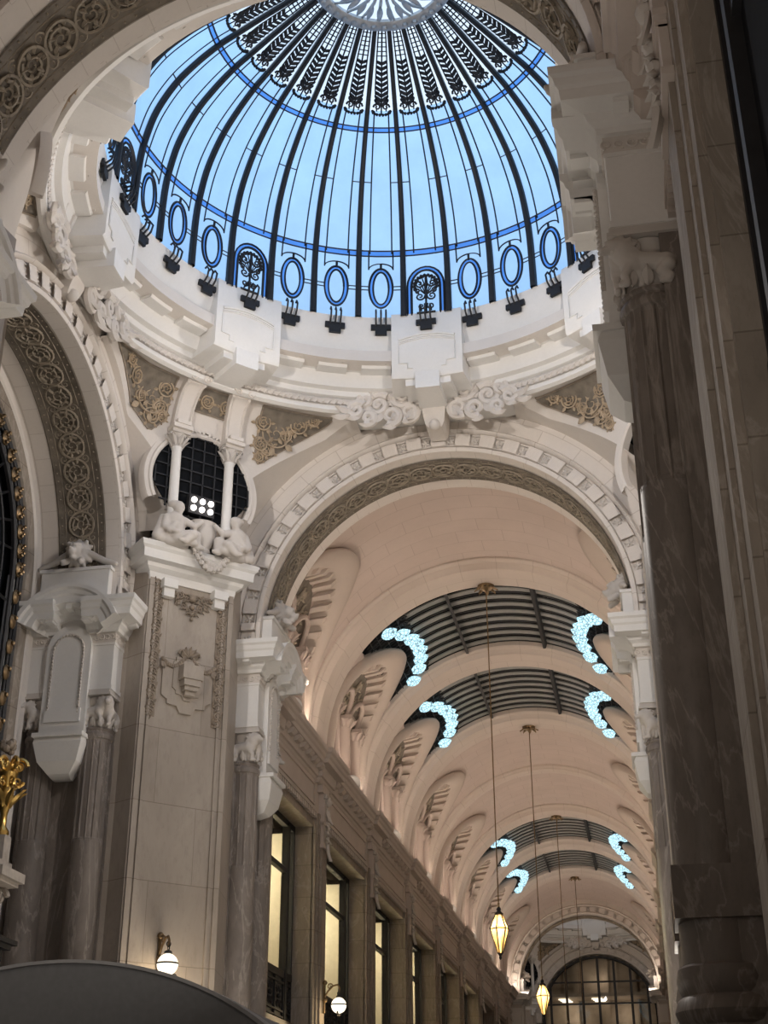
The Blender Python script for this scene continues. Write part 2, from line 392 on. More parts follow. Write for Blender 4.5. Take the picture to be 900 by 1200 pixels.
def entablature(T, label, group=None):
    root = thing('pier_entablature', label, 'entablature', T(.65, -.2, 8.34), group, 'thing')
    for u in (U1, U2):
        b = MB(T); b.box(u - .25, u + .25, -.6, .02, 8.34, 9.08); b.box(u - .265, u + .265, -.6, .035, 8.34, 8.40); b.box(u - .262, u + .262, -.6, .03, 9.04, 9.08)
        b.build('impost_block', M['drum'], root)
        f = MB(T); f.box(u - .26, u + .26, -.6, .03, 9.08, 9.25)
        for q in range(6):
            f.spiral((u - .21 + q * .084, .035, 9.16), (1, 0, 0), (0, 0, 1), .045, 1.3, .012, .006, q)
            for e in (-1, 1): f.spiral((u + e * .265, -.5 + q * .1, 9.16), (0, 1, 0), (0, 0, 1), .05, 1.3, .012, .006, q)
        f.build('frieze_block', M['carve'], root)
    b = MB(T); b.sweep(CPROF, [(-.05, -.62, 0), (-.05, .03, 0), (.42, .03, 0)], (0, 0, 1)); b.sweep(CPROF, [(.86, .03, 0), (1.35, .03, 0), (1.35, -.62, 0)], (0, 0, 1))
    for u in (U1, U2):   # little brackets under the corona
        b.box(u - .2, u - .08, .1, .3, 9.36, 9.42); b.box(u + .08, u + .2, .1, .3, 9.36, 9.42)
        for q in (-.45, -.2): 
            for e in (-1, 1): b.box(u + e * .27, u + e * .27 + e * .26, q, q + .12, 9.36, 9.42)
    b.build('cornice', M['drum'], root)
    p = MB(T); arc = [(.65 - .42 * cos(t), .034, 9.07 + .42 * sin(t)) for t in [rad(20 + 140 * i / 20) for i in range(21)]]
    prof = [(o, -(h - 9.24)) for h, o in CPROF]
    p.sweep(prof, arc, (0, 1, 0))
    for q in range(5):
        t = rad(42 + q * 24); cu, cw = .65 - .55 * cos(t), 9.07 + .55 * sin(t)
        p.plate([(-.045, -.05), (.045, -.05), (.045, .05), (-.045, .05)], (cu, .1, cw), (sin(t), 0, cos(t)), (-cos(t), 0, sin(t)), (0, 1, 0), .2)
    p.build('curved_pediment', M['drum'], root)
    # console panel between the columns
    c = MB(T); hw = .35
    out = [(.65 - hw, 7.62), (.65 + hw, 7.62)] + [(.65 + hw * cos(t), 9.0 + (hw + .02) * sin(t)) for t in [pi * i / 16 for i in range(17)]]
    c.plate(out, (0, -.2, 0), (1, 0, 0), (0, 0, 1), (0, 1, 0), .30)
    c.box(.65 - .28, .65 + .28, .1, .135, 7.84, 8.04); c.plate([(.30, 8.9), (1.0, 8.9), (1.06, 9.25), (.9, 9.45), (.65, 9.52), (.4, 9.45), (.24, 9.25)], (0, -.3, 0), (1, 0, 0), (0, 0, 1), (0, 1, 0), .31)
    for l0, l1 in (((7.66, .36, .15), (7.52, .37, .20)), ((7.52, .37, .20), (7.24, .30, .15)), ((7.24, .30, .15), (7.08, .17, .04)), ((7.08, .17, .04), (7.03, .14, -.1))):
        (w0, h0, v0), (w1, h1, v1) = l0, l1
        c.add([(.65 - h0, -.2, w0), (.65 + h0, -.2, w0), (.65 + h0, v0, w0), (.65 - h0, v0, w0), (.65 - h1, -.2, w1), (.65 + h1, -.2, w1), (.65 + h1, v1, w1), (.65 - h1, v1, w1)],
              [(0, 1, 2, 3), (4, 7, 6, 5), (0, 4, 5, 1), (1, 5, 6, 2), (2, 6, 7, 3), (3, 7, 4, 0)])
    c.box(.65 - .39, .65 + .39, -.2, .235, 7.60, 7.66)
    panel = c.build('console_panel', M['drum'], root)
    d = MB(T); path = [(.65 - .24, .11, 7.98)] + [(.65 - .24 * cos(t), .11, 8.95 + .26 * sin(t)) for t in [pi * i / 14 for i in range(15)]] + [(.65 + .24, .11, 7.98)]
    d.tube(path, .014, 6)
    L = []
    for i in range(len(path) - 1):
        a, e = V(path[i]), V(path[i + 1]); m = max(1, int((e - a).length / .05))
        L += [a.lerp(e, j / m) for j in range(m)]
    for q in L: d.ball(q + V((0, .014, 0)), .02, 6, 4)
    d.build('beaded_frame', M['lion'], panel)
    s = MB(T); s.box(.10, 1.20, -.35, .17, 9.69, 10.26); s.box(.07, 1.23, -.38, .20, 10.24, 10.29)
    s.build('pedestal_block', M['drum'], root)
    return root
def lion_head(T, label, group=None):
    root = thing('lion_head_ornament', label, 'ornament', T(.65, 0, 10.29), group, 'thing')
    W = lambda a, b, c: T(.65 + a * 1.2, c * 1.3 + .14, 10.3 + (b - 10.3) * 1.25)
    P = [('e', (0, 10.5, -.02), (.17, .18, .15)), ('e', (0, 10.50, .09), (.105, .115, .10)), ('c', (0, 10.49, .12), (0, 10.44, .21), .06, .05), ('e', (0, 10.47, .25), (.03, .022, .02)),
         ('c', (0, 10.40, .12), (0, 10.385, .18), .045, .035), ('c', (-.075, 10.56, .13), (-.02, 10.545, .19), .025, .022), ('c', (.075, 10.56, .13), (.02, 10.545, .19), .025, .022),
         ('e', (-.05, 10.525, .185), (.016, .013, .012)), ('e', (.05, 10.525, .185), (.016, .013, .012)), ('e', (-.12, 10.62, .05), (.03, .04, .025)), ('e', (.12, 10.62, .05), (.03, .04, .025))]
    for k in range(12):
        a = 2 * pi * k / 12
        P.append(('c', (.1 * cos(a), 10.5 + .1 * sin(a), .05), (.2 * cos(a), 10.49 + .2 * sin(a), -.01), .04, .025))
    for sx in (-1, 1):     # drapery swags falling to both sides, and the two paws
        P += [('c', (sx * .17, 10.48, 0), (sx * .36, 10.38, -.01), .05, .045), ('c', (sx * .36, 10.38, -.01), (sx * .52, 10.33, -.02), .045, .03), ('c', (sx * .1, 10.36, .1), (sx * .12, 10.31, .17), .045, .04)]
    sculpt('head', P, .015, M['lion'], root, W, 3)
    m = MB(T); m.box(-.02 + .12, 1.2, -.3, -.02, 10.28, 10.33)
    m.build('plinth', M['drum'], root)
    return root
PIERTXT = {
 'far_left': ('left pier of the far arch', 'nearer'), 'far_right': ('right pier of the far arch, half behind the dark column', 'nearer'),
 'near_right': ('dark near right pier', 'far'), 'near_left': ('near left pier at the left edge of the view', 'far'), 'side_left': ('twin column pier of the left arch', 'right')}
def pier(key, mirror_lions=0):
    T = FRAMES[key]; where = PIERTXT[key][0]
    nm = {'far_left': ('reddish marble column, left of the first gallery window, on the far arch', 'second marble column hidden behind the console of the far left pier'),
          'far_right': ('pale capped column just left of the big dark column', 'second column behind the capped column of the far right pier'),
          'near_right': ('column behind the big dark column of the near right pier', 'big dark marble column with fluted top, nearest on the right'),
          'near_left': ('marble column of the near left pier beyond the left edge', 'second marble column of the near left pier beyond the left edge'),
          'side_left': ('right one of the twin marble columns by the marble corner wall', 'left one of the twin marble columns, next to the gilded figure')}[key]
    column(T, U1, nm[0], -1); column(T, U2, nm[1], 1)
    entablature(T, {'far_left': 'white entablature with curved pediment on the left pier of the far arch', 'far_right': 'white entablature with pediment on the right pier of the far arch',
                    'near_right': 'shaded entablature with deep cornice above the big dark column', 'near_left': 'grey entablature jutting in at the left edge below the near arch',
                    'side_left': 'white entablature with curved pediment and arched console over the twin columns'}[key])
    lion_head(T, {'far_left': 'carved lion head at the left foot of the far arch', 'far_right': 'carved lion head at the right foot of the far arch', 'near_right': 'carved lion head above the near right entablature',
                  'near_left': 'carved lion head at the left edge above the grey entablature', 'side_left': 'carved lion head with drapery above the twin column pier'}[key])
    w = MB(T); w.box(-.02, 1.32, -1.2, -.33, 0, 10.0); w.box(.05, .39, -.36, -.28, 0, 8.4); w.box(.91, 1.25, -.36, -.28, 0, 8.4)
    struct(w.build('wall_' + key + '_pier', M['col']), 'marble pier wall behind the columns of the ' + where, 'wall')
# ------------------------------------------------------------------ the arches of the crossing
def arch_pts(F, r, d, n=56, z0=9.68, t0=None, t1=None):
    """a stilted semicircle of radius r at depth d (or the part of it between two angles)"""
    if t0 is not None:
        return [V(F(r * cos(t), d, ZS + r * sin(t))) for t in [t0 + (t1 - t0) * i / n for i in range(n + 1)]]
    return [V(F(r, d, z0))] + [V(F(r * cos(pi * i / n), d, ZS + r * sin(pi * i / n))) for i in range(n + 1)] + [V(F(-r, d, z0))]
def arch_grid(mb, F, prof, n=56, z0=9.68, t0=None, t1=None, uv=None, smooth=True):
    rows = [arch_pts(F, r, d, n, z0, t0, t1) for r, d in prof]
    ln = [0]
    for i in range(1, len(prof)): ln.append(ln[-1] + math.hypot(prof[i][0] - prof[i - 1][0], prof[i][1] - prof[i - 1][1]))
    R_ = prof[0][0]
    mb.grid(rows, smooth=smooth, uv=(lambda i, j: (R_ * pi * j / n, ln[i])) if uv else None)
def frame_axes(F, t, r, d):
    """point and local axes (along arc, depth, inward) on a soffit"""
    o = V(F(0, 0, 0)); A = V(F(1, 0, 0)) - o; Dd = V(F(0, 1, 0)) - o; Z = V((0, 0, 1))
    return V(F(r * cos(t), d, ZS + r * sin(t))), A * -sin(t) + Z * cos(t), Dd, -(A * cos(t) + Z * sin(t))
def flower(mb, c, e1, e2, en, r, k=5):
    mb.ball(c + en * r * .25, (r * .3, r * .3, r * .3), 6, 4)
    for i in range(k):
        a = 2 * pi * i / k; d = e1 * cos(a) + e2 * sin(a)
        mb.leaf(c + en * r * .1, d, en.cross(d), en, r * .95, r * .6, r * .13, .1)
def rosette(mb, c, e1, e2, en, r, k, th=.022):
    n = 18
    mb.tube([c + en * .012 + (e1 * cos(2 * pi * i / n) + e2 * sin(2 * pi * i / n)) * r for i in range(n + 1)], th, 4, False)
    s = 1 if k % 2 else -1
    mb.spiral(c + en * .015, e1, e2, r * .78, 1.7, th, th * .5, k * 1.1, s, 18, None, 4)
    for i in range(5):
        a = k + 2 * pi * i / 5; d = e1 * cos(a) + e2 * sin(a)
        mb.leaf(c + en * .01 + d * r * .3, d, en.cross(d), en, r * .55, r * .3, .014, .05)
def arch(F, R, name, label, faces=(0,), keys=True):
    root_mb = MB()
    w = MB(); E2 = RE + .5
    prof = [(E2, 0), (R, 0), (R, DP), (E2, DP)]
    arch_grid(w, F, prof, uv=True)
    root = struct(w.build(name, M['vouss'], None, F(0, 0, 0)), label, 'arch')
    for fc in faces:
        G = F if fc == 0 else (lambda a, d, z: F(a, DP - d, z))
        b = MB()
        arch_grid(b, G, [(R, .02), (R, -.03), (R + .035, -.05), (R + .07, -.045), (R + .085, -.005), (R + .34, -.005), (R + .35, -.07), (R + .385, -.115), (R + .42, -.08), (R + .44, -.02), (RE - .01, -.035), (RE, .08)], 64, uv=True)
        nb = 24; hw = .085 / (R + .2)
        for i in range(nb + 1):
            t0, t1 = pi * (i - .5) / nb + hw, pi * (i + .5) / nb - hw
            if i == 0: t0 = 0.0
            if i == nb: t1 = pi
            arch_grid(b, G, [(R + .085, -.005), (R + .09, -.075), (R + .315, -.075), (R + .34, -.005)], 4, t0=t0, t1=t1)
            for te in (t0, t1): arch_grid(b, G, [(R + .09, -.075), (R + .315, -.075), (R + .315, .0), (R + .09, .0)], 1, t0=te, t1=te + 1e-4)
        b.build('archivolt', M['vouss'], root, loc=G(0, 0, 0))
        q = MB()
        for i in range(nb):
            t = pi * (i + .5) / nb; c, e1, dd, en = frame_axes(G, t, R + .2, -.012)
            flower(q, c, e1, en, -dd, .085); 
            for e in (-1, 1): q.plate([(-.085, -.008), (.085, -.008), (.085, .008), (-.085, .008)], c + en * e * .1, e1, en, -dd, .03)
        for sx in (-1, 1):
            c = V(G(sx * (R + .2), -.012, 9.84)); o = V(G(0, 0, 0)); A = V(G(1, 0, 0)) - o
            flower(q, c, A, V((0, 0, 1)), -(V(G(0, 1, 0)) - o), .085)
        q.build('rosette_band', M['carve'], root)
    g = MB(); arch_grid(g, F, [(R - .012, .22), (R - .02, .24), (R - .012, .26), (R - .012, DP - .34), (R - .02, DP - .32), (R - .012, DP - .30)], 64)
    band = g.build('painted_band', M['paint'], root)
    s = MB(); n = int(pi * R / .405); dm = (.22 + DP - .30) / 2
    for k in range(n):
        t = pi * (k + .5) / n; c, e1, dd, en = frame_axes(F, t, R - .014, dm)
        rosette(s, c, e1, dd, en, .20, k, .02)
        for u in range(6):
            a = u * pi / 3 + k; dv = e1 * cos(a) + dd * sin(a); s.leaf(c + dv * .12, dv, en.cross(dv), en, .1, .06, .014, .1)
        for e in (-1, 1): s.spiral(c + e1 * .2025 + dd * e * .17, dd * e, e1, .075, 1.3, .016, .01, k, 1, 12, None, 4)
        for e in (-1, 1):
            s.leaf(c + e1 * .2 + dd * e * .06, (e1 + dd * e * 1.2).normalized(), dd, en, .17, .07, .014, .05)
            s.tube([c + dd * e * .265 - e1 * .2, c + dd * e * .265 + e1 * .2], .008, 4)
            for m in (-.13, 0, .13): s.ball(c + dd * e * .325 + e1 * m, .016, 5, 3)
    s.build('scroll_relief', M['gilt'], band)
    return root
F_FAR = lambda a, d, z: (a, YF + d, z)
F_NEAR = lambda a, d, z: (a, YN - d, z)
F_LEFT = lambda a, d, z: (-XS - d, YC + .05 + a, z)
F_RIGHT = lambda a, d, z: (XS + d, YC + .05 + a, z)
far_arch = arch(F_FAR, R1, 'wall_far_arch', 'big round arch ahead opening into the gallery vault', (0, 1))
near_arch = arch(F_NEAR, R1, 'wall_near_arch', 'near arch across the top with rosette painted underside', (0, 1))
left_arch = arch(F_LEFT, RS, 'wall_left_arch', 'tall side arch at the left with rosette painted underside')
right_arch = arch(F_RIGHT, RS, 'wall_right_arch', 'side arch on the right hidden behind the dark pier')
for k in ('far_left', 'far_right', 'near_right', 'near_left', 'side_left'): pier(k)

# ------------------------------------------------------------------ diagonal corner walls, oculi and pendentives
def wall_radius(th):
    """distance of the crossing's wall from its centre in direction th (from +Y, folded to one quarter)"""
    a = abs(((th + pi / 2) % pi) - pi / 2)           # 0 at +-Y axis, pi/2 at +-X axis
    r = 5.2 / max(1e-3, cos(a)); r = min(r, XS / max(1e-3, sin(a)))
    return min(r, 5.15 / cos(a - SD))
ZT, RT, ZC = 13.62, 4.70, 11.9
def pend(th, z):
    W = wall_radius(th)
    r = W
    if z > ZC:
        t = min(1, (z - ZC) / (ZT - ZC)); r = RT + (W - RT) * sqrt(max(0, 1 - t * t))
    return V((r * sin(th), YC + r * cos(th), z))
def inside_arch(p, rr=RE - .02):
    dz = max(0, p.z - ZS)
    if abs(p.y - YC) > 2.2 and math.hypot(p.x, dz) < rr: return True
    if abs(p.x) > 2.2 and math.hypot(p.y - YC - .05, dz) < rr - .12: return True
    return False
def zlow(th, base=10.0):
    z = base
    while z < ZT and inside_arch(pend(th, z)): z += .03
    if z >= ZT: return None
    if z > base:
        lo, hi = z - .03, z
        for _ in range(12):
            m = (lo + hi) / 2
            if inside_arch(pend(th, m)): lo = m
            else: hi = m
        z = hi
    return z
def pendentive(side, far, name, label, wname, wlabel):
    th0 = side * SD if far > 0 else side * (pi - SD)
    cols = [(t, zlow(t)) for t in [th0 + rad(-29 + 58 * i / 150) for i in range(151)]]
    cols = [(t, z) for t, z in cols if z is not None]
    mb = MB(); nz = 44; rows = []
    for t, z in cols: rows.append([pend(t, z + (ZT - z) * j / nz) for j in range(nz + 1)])
    # leave out the round window
    cs, cz = -.08 * (1), 11.93
    def in_oc(p):
        h = sqrt(.5); s = far * (p.y - YC) * h - side * p.x * h
        return math.hypot(s - cs, p.z - cz) < .94 and p.z > 10.9
    nr, nc = len(rows), nz + 1; fs = []
    for i in range(nr - 1):
        for j in range(nz):
            q = (rows[i][j] + rows[i + 1][j + 1]) / 2
            if not in_oc(q): fs.append((i * nc + j, i * nc + j + 1, (i + 1) * nc + j + 1, (i + 1) * nc + j))
    mb.add([p for r in rows for p in r], fs, None, True)
    # the lip that joins the shell to the arch faces
    lipA, lipB = [], []
    for t, z in cols:
        p = pend(t, z); sq = far * (p.y - YC) * sqrt(.5) - side * p.x * sqrt(.5)
        if z > 10.01 and abs(sin(t)) < .72: lipA.append((p, V((p.x, YC + far * 5.3, p.z))))
        elif z > 10.01: lipB.append((p, V((side * (XS + .1), p.y, p.z))))
    for lip in (lipA, lipB):
        run = []
        for q in lip + [None]:
            if q is not None and (not run or (q[0] - run[-1][0]).length < .5): run.append(q); continue
            if len(run) > 1: mb.grid([[a for a, _ in run], [b for _, b in run]])
            run = [q] if q is not None else []
    root = struct(mb.build(name, M['plaster'], None, pend(th0, 12)), label, 'pendentive')
    D = lambda s, n, z: dpos(s, n, z, side, far)
    ex = D(1, 0, 0) - D(0, 0, 0); en = D(0, 0, 0) - D(0, 1, 0); ez = V((0, 0, 1))
    # surround of the oculus
    m = MB(); ring = []
    arcs = [2 * pi * k / 180 for k in range(-13, 104)]
    for r, d in ((.87, -.1), (.87, .03), (.90, .06), (.94, .06), (.955, .035), (1.02, .035), (1.04, .0), (1.05, -.12)):
        ring.append([D(cs, 5.15, cz) + ex * (r * cos(a)) + ez * (r * sin(a)) + en * d for a in arcs])
    m.grid(ring); m.build('oculus_surround', M['plaster'], root)
    # painted triangles
    spans = ((-27, -9.5), (-4.2, 4.2), (9.5, 27))
    for q, (a0, a1) in enumerate(spans):
        g = MB(); rows = []; pts = []
        n = 24
        for i in range(n + 1):
            t = th0 + rad(a0 + (a1 - a0) * i / n) ; zl = zlow(t)
            if zl is None: continue
            z0 = max(zl + .18, (13.2 if q == 1 else 10))
            # keep clear of the oculus surround
            for _ in range(200):
                p = pend(t, z0); s = far * (p.y - YC) * sqrt(.5) - side * p.x * sqrt(.5)
                if math.hypot(s - cs, p.z - cz) < 1.22: z0 += .01
                else: break
            z1 = ZT - .045
            if z0 > z1 - .02: continue
            rows.append([pend(t, z0 + (z1 - z0) * j / 8) + (V((0, YC, 12)) - pend(t, z0 + (z1 - z0) * j / 8)).normalized() * .012 for j in range(9)])
        if len(rows) < 3: continue
        g.grid(rows); tri = g.build('painted_triangle', M['paint'], root)
        k = MB(); nn = len(rows)
        def inr(p): return (V((0, YC, 12)) - p).normalized()
        big = max(range(nn), key=lambda i: (rows[i][0] - rows[i][8]).length)
        lens = [(r[0] - r[8]).length for r in rows]; tot = sum(lens)
        def cut(f):
            acc = 0
            for i, L_ in enumerate(lens):
                acc += L_
                if acc >= f * tot: return min(nn - 2, i)
            return nn - 2
        fb = 0 if big < nn / 2 else 1
        pick = [(.28, .55, .11), (.72, .55, .11)] if q == 1 else [(abs(fb - f), j, r) for f, j, r in ((.42, .62, .24), (.74, .74, .14), (.90, .80, .09), (.14, .80, .13), (.13, .45, .12), (.30, .28, .13), (.60, .45, .09), (.12, .14, .08))]
        for (fi, fj, R_) in pick:
            i = cut(fi); j = min(7, int(fj * 8)); c = rows[i][j]; e1 = (rows[i + 1][j] - c).normalized(); e3 = inr(c); e2 = e3.cross(e1)
            rosette(k, c, e1, e2, e3, R_, i, .016)
            for u in range(6): a = u * pi / 3; d = e1 * cos(a) + e2 * sin(a); k.leaf(c + d * R_, d, e3.cross(d), e3, R_ * .7, R_ * .45, .012, .1)
        k.build('scroll_relief', M['gold_scroll'], tri)
        f = MB()
        f.tube([r[8] for r in rows] , .016, 4); f.tube([r[0] for r in rows], .016, 4)
        if q != 1:
            e = rows[0] if big == 0 or big < nn / 2 else rows[-1]; f.tube(e, .016, 4)
        f.build('painted_border', M['relief'], tri)
    # corner wall below, with reveal
    w = MB(); a, b = -.80, .70
    P = [D(a, 5.3, 0), D(b, 5.3, 0), D(b, 5.9, 0), D(a, 5.9, 0)]
    w.prism([(p.x, p.y) for p in P], 0, 10.9)
    Q = [D(b, 5.3, 0), D(b + .06, 5.9, 0)]
    x0 = side * 3.42; y0 = D(b, 5.3, 0).y
    w.prism([(D(b, 5.3, 0).x, D(b, 5.3, 0).y), (x0, YC + far * 5.25), (x0 + side * .8, YC + far * 5.25), (D(b, 5.9, 0).x, D(b, 5.9, 0).y)], 0, 10.9)
    w.prism([(D(a, 5.3, 0).x, D(a, 5.3, 0).y), (side * 4.62, YC + far * 3.36), (side * 5.3, YC + far * 3.36), (D(a, 5.9, 0).x, D(a, 5.9, 0).y)], 0, 10.9)
    cw = struct(w.build(wname, M['panel'], None, D(0, 5.3, 0)), wlabel, 'wall')
    t = MB()   # narrow pilaster strips framing the marble panel
    for s0, s1 in ((a + .02, a + .10), (a + .13, a + .17), (b - .20, b - .16), (b - .1, b - .02)):
        t.plate([(s0, 0), (s1, 0), (s1, 10.4), (s0, 10.4)], D(0, 5.3, 0), ex, ez, en, .035)
    t.build('panel_moulding', M['panel'], cw)
    return root, D, ex, en
def diag_dressing(side, far, D, ex, en, where, tags):
    ez = V((0, 0, 1)); cs, cz = -.08, 11.93
    # oculus window: black gridded pane, two colonnettes, floodlight
    free = lambda a, b: not inside_arch(D(cs, 5.2, cz) + ex * a + ez * b, RE - .03 - .42 * max(0, min(1, (.55 - b) / 1.0)))
    def reach(t):
        r = 0
        while r < .91 and free(r * cos(t), .25 + r * sin(t)) and math.hypot(r * cos(t), .25 + r * sin(t)) < .91: r += .01
        return (r * cos(t), .25 + r * sin(t))
    wn = MB(); wn.plate([reach(2 * pi * k / 120) for k in range(120)], D(cs, 5.13, cz), ex, ez, en, -.02)
    win = struct(wn.build('window_oculus', M['darkglass'], None, D(cs, 5.13, cz)), 'black round window between two colonnettes ' + where, 'window')
    gr = MB()
    for k in range(-4, 5):
        h = sqrt(max(0, .86 ** 2 - (k * .21) ** 2))
        for q in range(-12, 12):
            t0, t1 = q * .075, q * .075 + .075
            if max(abs(t0), abs(t1)) > h: continue
            if free(k * .21, t0): gr.plate([(k * .21 - .012, t0), (k * .21 + .012, t0), (k * .21 + .012, t1), (k * .21 - .012, t1)], D(cs, 5.12, cz), ex, ez, en, .03)
            if free(t0, k * .21) and free(t1, k * .21): gr.plate([(t0, k * .21 - .012), (t1, k * .21 - .012), (t1, k * .21 + .012), (t0, k * .21 + .012)], D(cs, 5.12, cz), ex, ez, en, .03)
    gr.build('glazing_bars', M['iron'], win)
    for s, nmx in ((-.60, 'left'), (.36, 'right')):
        root = thing('colonnette', nmx + ' white colonnette in the round window ' + where, 'column', D(s, 5.05, 11.1), 'oculus colonnettes ' + where, 'thing')
        b = MB(); b.lathe([(.085, 11.05), (.085, 11.15), (.105, 11.18), (.085, 11.22), (.082, 11.25), (.078, 12.40), (.092, 12.42), (.092, 12.44)], D(s, 5.05, 0), 20); b.build('shaft', M['drum'], root)
        c = MB(); c.lathe([(.08, 12.44), (.1, 12.5), (.12, 12.58), (.15, 12.66)], D(s, 5.05, 0), 16)
        for k in range(8):
            a = 2 * pi * k / 8; d = ex * cos(a) + en * sin(a); c.leaf(D(s, 5.05, 12.46) + d * .09, (ez + d * .35).normalized(), ez.cross(d), d, .17, .09, .014, .4)
        for sx in (-1, 1): c.spiral(D(s, 5.05, 12.62) + ex * sx * .12 + en * .1, ex * sx, ez, .055, 1.3, .02, .012)
        pb = D(s, 5.05, 12.66); c.add([pb + ex * x + en * y + ez * z for z in (0, .06) for y in (-.16, .16) for x in (-.16, .16)], [(0, 2, 3, 1), (4, 5, 7, 6), (0, 1, 5, 4), (2, 6, 7, 3), (0, 4, 6, 2), (1, 3, 7, 5)])
        c.build('capital', M['lion'], root)
        # curved bracket from the capital up to the drum
        k = MB(); rows = []; s2 = s * .86 + (.0)
        for i in range(17):
            t = i / 16; a = t * pi / 2; n_ = 5.06 - .44 * (1 - cos(a)); z_ = 12.70 + .88 * sin(a)
            dn, dz = -sin(a) * .44, cos(a) * .88; L = math.hypot(dn, dz); ox, oz = -dz / L, dn / L   # towards the room
            ss = s + (s2 - s) * t; hw = .15 + .02 * t; th = .13 - .02 * t
            row = []
            for q, o in ((-hw, 0.12), (-hw, -th), (-hw + .03, -th - .02), (-hw + .05, -th + .015), (hw - .05, -th + .015), (hw - .03, -th - .02), (hw, -th), (hw, .12)):
                row.append(D(ss + q, n_ - ox * o, z_ - oz * o))
            rows.append(row)
        k.grid(rows); k.add(rows[0], [list(range(8))]); k.add(rows[-1], [list(range(8))[::-1]])
        c0 = D(s2, 4.02, 13.2)
        for sx in (-1, 1): k.spiral(D(s2 + sx * .12, 4.50, 13.52), ex * sx, ez, .07, 1.4, .022, .012)
        for q in (0, 1): 
            pb = D(s, 5.0 - .02 * q, 12.72 + q * .07); hw = .17 - q * .05
            k.add([pb + ex * x + en * y + ez * z for z in (0, .07) for y in (-.15, .17) for x in (-hw, hw)], [(0, 2, 3, 1), (4, 5, 7, 6), (0, 1, 5, 4), (2, 6, 7, 3), (0, 4, 6, 2), (1, 3, 7, 5)])
        k.build('curved_bracket', M['plaster'], root)
    # ledge over the marble panel
    led = thing('cornice_ledge', 'white ledge carrying the carved figures below the round window ' + where, 'ledge', D(-.05, 5.0, 10.4), None, 'thing')
    m = MB(); pr = [(10.18, -.3), (10.18, .03), (10.30, .05), (10.36, .12), (10.42, .14), (10.44, .25), (10.58, .26), (10.62, .30), (10.68, .32), (10.70, .32), (10.70, -.3)]
    pth = [D(.66, 5.6, 0), D(.66, 5.3, 0), D(-.76, 5.3, 0), D(-.76, 5.6, 0)]
    m.sweep(pr, pth, (0, 0, 1))
    m.build('moulding', M['drum'], led)
    for s in (-.48, .40):
        k = MB(); k.plate([(-.12, 0), (.12, 0), (.12, .14), (-.12, .14)], D(s, 5.3, 10.06), ex, ez, en, .16); k.plate([(-.09, 0), (.09, 0), (.09, .15), (-.09, .15)], D(s, 5.3, 9.92), ex, ez, en, .11); k.build('dropped_bracket', M['drum'], led)
    # figures: two seated stone figures with a garlanded urn between them
    for s, fl, nmx in ((-.52, 1, 'left'), (.48, -1, 'right')):
        Tm = lambda a, b, c: D(s + fl * a * 1.12, 5.02 - c * .9, 10.70 + b * .98)
        P = [('c', (-.02, .13, .02), (-.05, .42, .03), .12, .135), ('e', (-.05, .40, .03), (.17, .12, .11)), ('c', (-.04, .52, .04), (-.02, .60, .06), .05, .05),
             ('e', (-.01, .665, .075), (.078, .098, .088)), ('c', (.01, .655, .14), (.02, .645, .17), .02, .015), ('e', (-.03, .70, .03), (.09, .085, .09)), ('e', (.01, .62, .145), (.03, .013, .012)),
             ('c', (.02, .12, .04), (.26, .22, .12), .105, .075), ('c', (.26, .22, .12), (.28, .02, .14), .072, .05), ('c', (.28, .02, .14), (.36, .01, .17), .045, .03),
             ('c', (0, .11, .12), (.16, .16, .24), .10, .075), ('c', (.16, .16, .24), (.05, .02, .27), .07, .05), ('c', (.05, .02, .27), (-.03, .02, .28), .045, .03),
             ('c', (-.17, .44, .06), (-.22, .25, .12), .058, .046), ('c', (-.22, .25, .12), (-.08, .17, .22), .045, .034), ('e', (-.06, .165, .235), (.04, .025, .03)),
             ('c', (.08, .45, .08), (.22, .36, .16), .055, .045), ('c', (.22, .36, .16), (.32, .46, .14), .042, .034), ('e', (.335, .48, .14), (.035, .03, .03)),
             ('c', (-.2, .1, -.02), (.1, .06, .02), .1, .09), ('c', (-.25, .2, -.04), (-.12, .5, -.04), .05, .04)]
        P = [(q[0], q[1], q[2], q[3] * 1.2, q[4] * 1.2) if q[0] == 'c' else (q[0], q[1], tuple(r * (1.12 if r > .05 else 1) for r in q[2])) for q in P]
        P += [('e', (-.06, .71, .02), (.10, .08, .10)), ('c', (.0, .60, .13), (-.01, .52, .13), .05, .03), ('c', (-.12, .05, .05), (.22, .05, .2), .08, .06), ('c', (-.2, .45, -.02), (-.28, .1, .02), .07, .09), ('c', (.02, .46, .12), (-.16, .2, .16), .05, .06)]
        f = sculpt('seated_figure', P, .016, M['lion'], None, Tm, 2); 
        tag(f, nmx + ' seated stone figure leaning on the ledge ' + where, 'statue')
    u = thing('carved_urn', 'fluted stone urn with hanging garland between the two figures ' + where, 'urn', D(-.02, 5.05, 10.7), None, 'thing')
    b = MB(); prof = [(.10, 10.70), (.14, 10.76), (.12, 10.80), (.19, 10.92), (.22, 11.1), (.20, 11.2), (.23, 11.25), (.16, 11.26)]
    n = 48; rows = [[D(-.02, 5.08, z) + ex * (r * (1 + (.05 if k % 4 < 2 else -.03) * (1 if .15 < r < .225 else 0)) * cos(2 * pi * k / n)) + en * (r * .7 * sin(2 * pi * k / n)) for k in range(n)] for r, z in prof]
    b.grid(rows, close_v=True); b.build('vessel', M['lion'], u)
    g = MB()
    for k in range(26):
        t = k / 25; x = -.34 + .68 * t + .08; zz = 10.74 - .30 * sin(pi * t); rr = .04 + .05 * sin(pi * t)
        c = D(x, 4.93, zz)
        for q in range(4):
            a = q * 1.6 + k; g.ball(c + ex * rr * .6 * cos(a) + ez * rr * .6 * sin(a) + en * .03 * sin(a * 2), rr * .55, 6, 4)
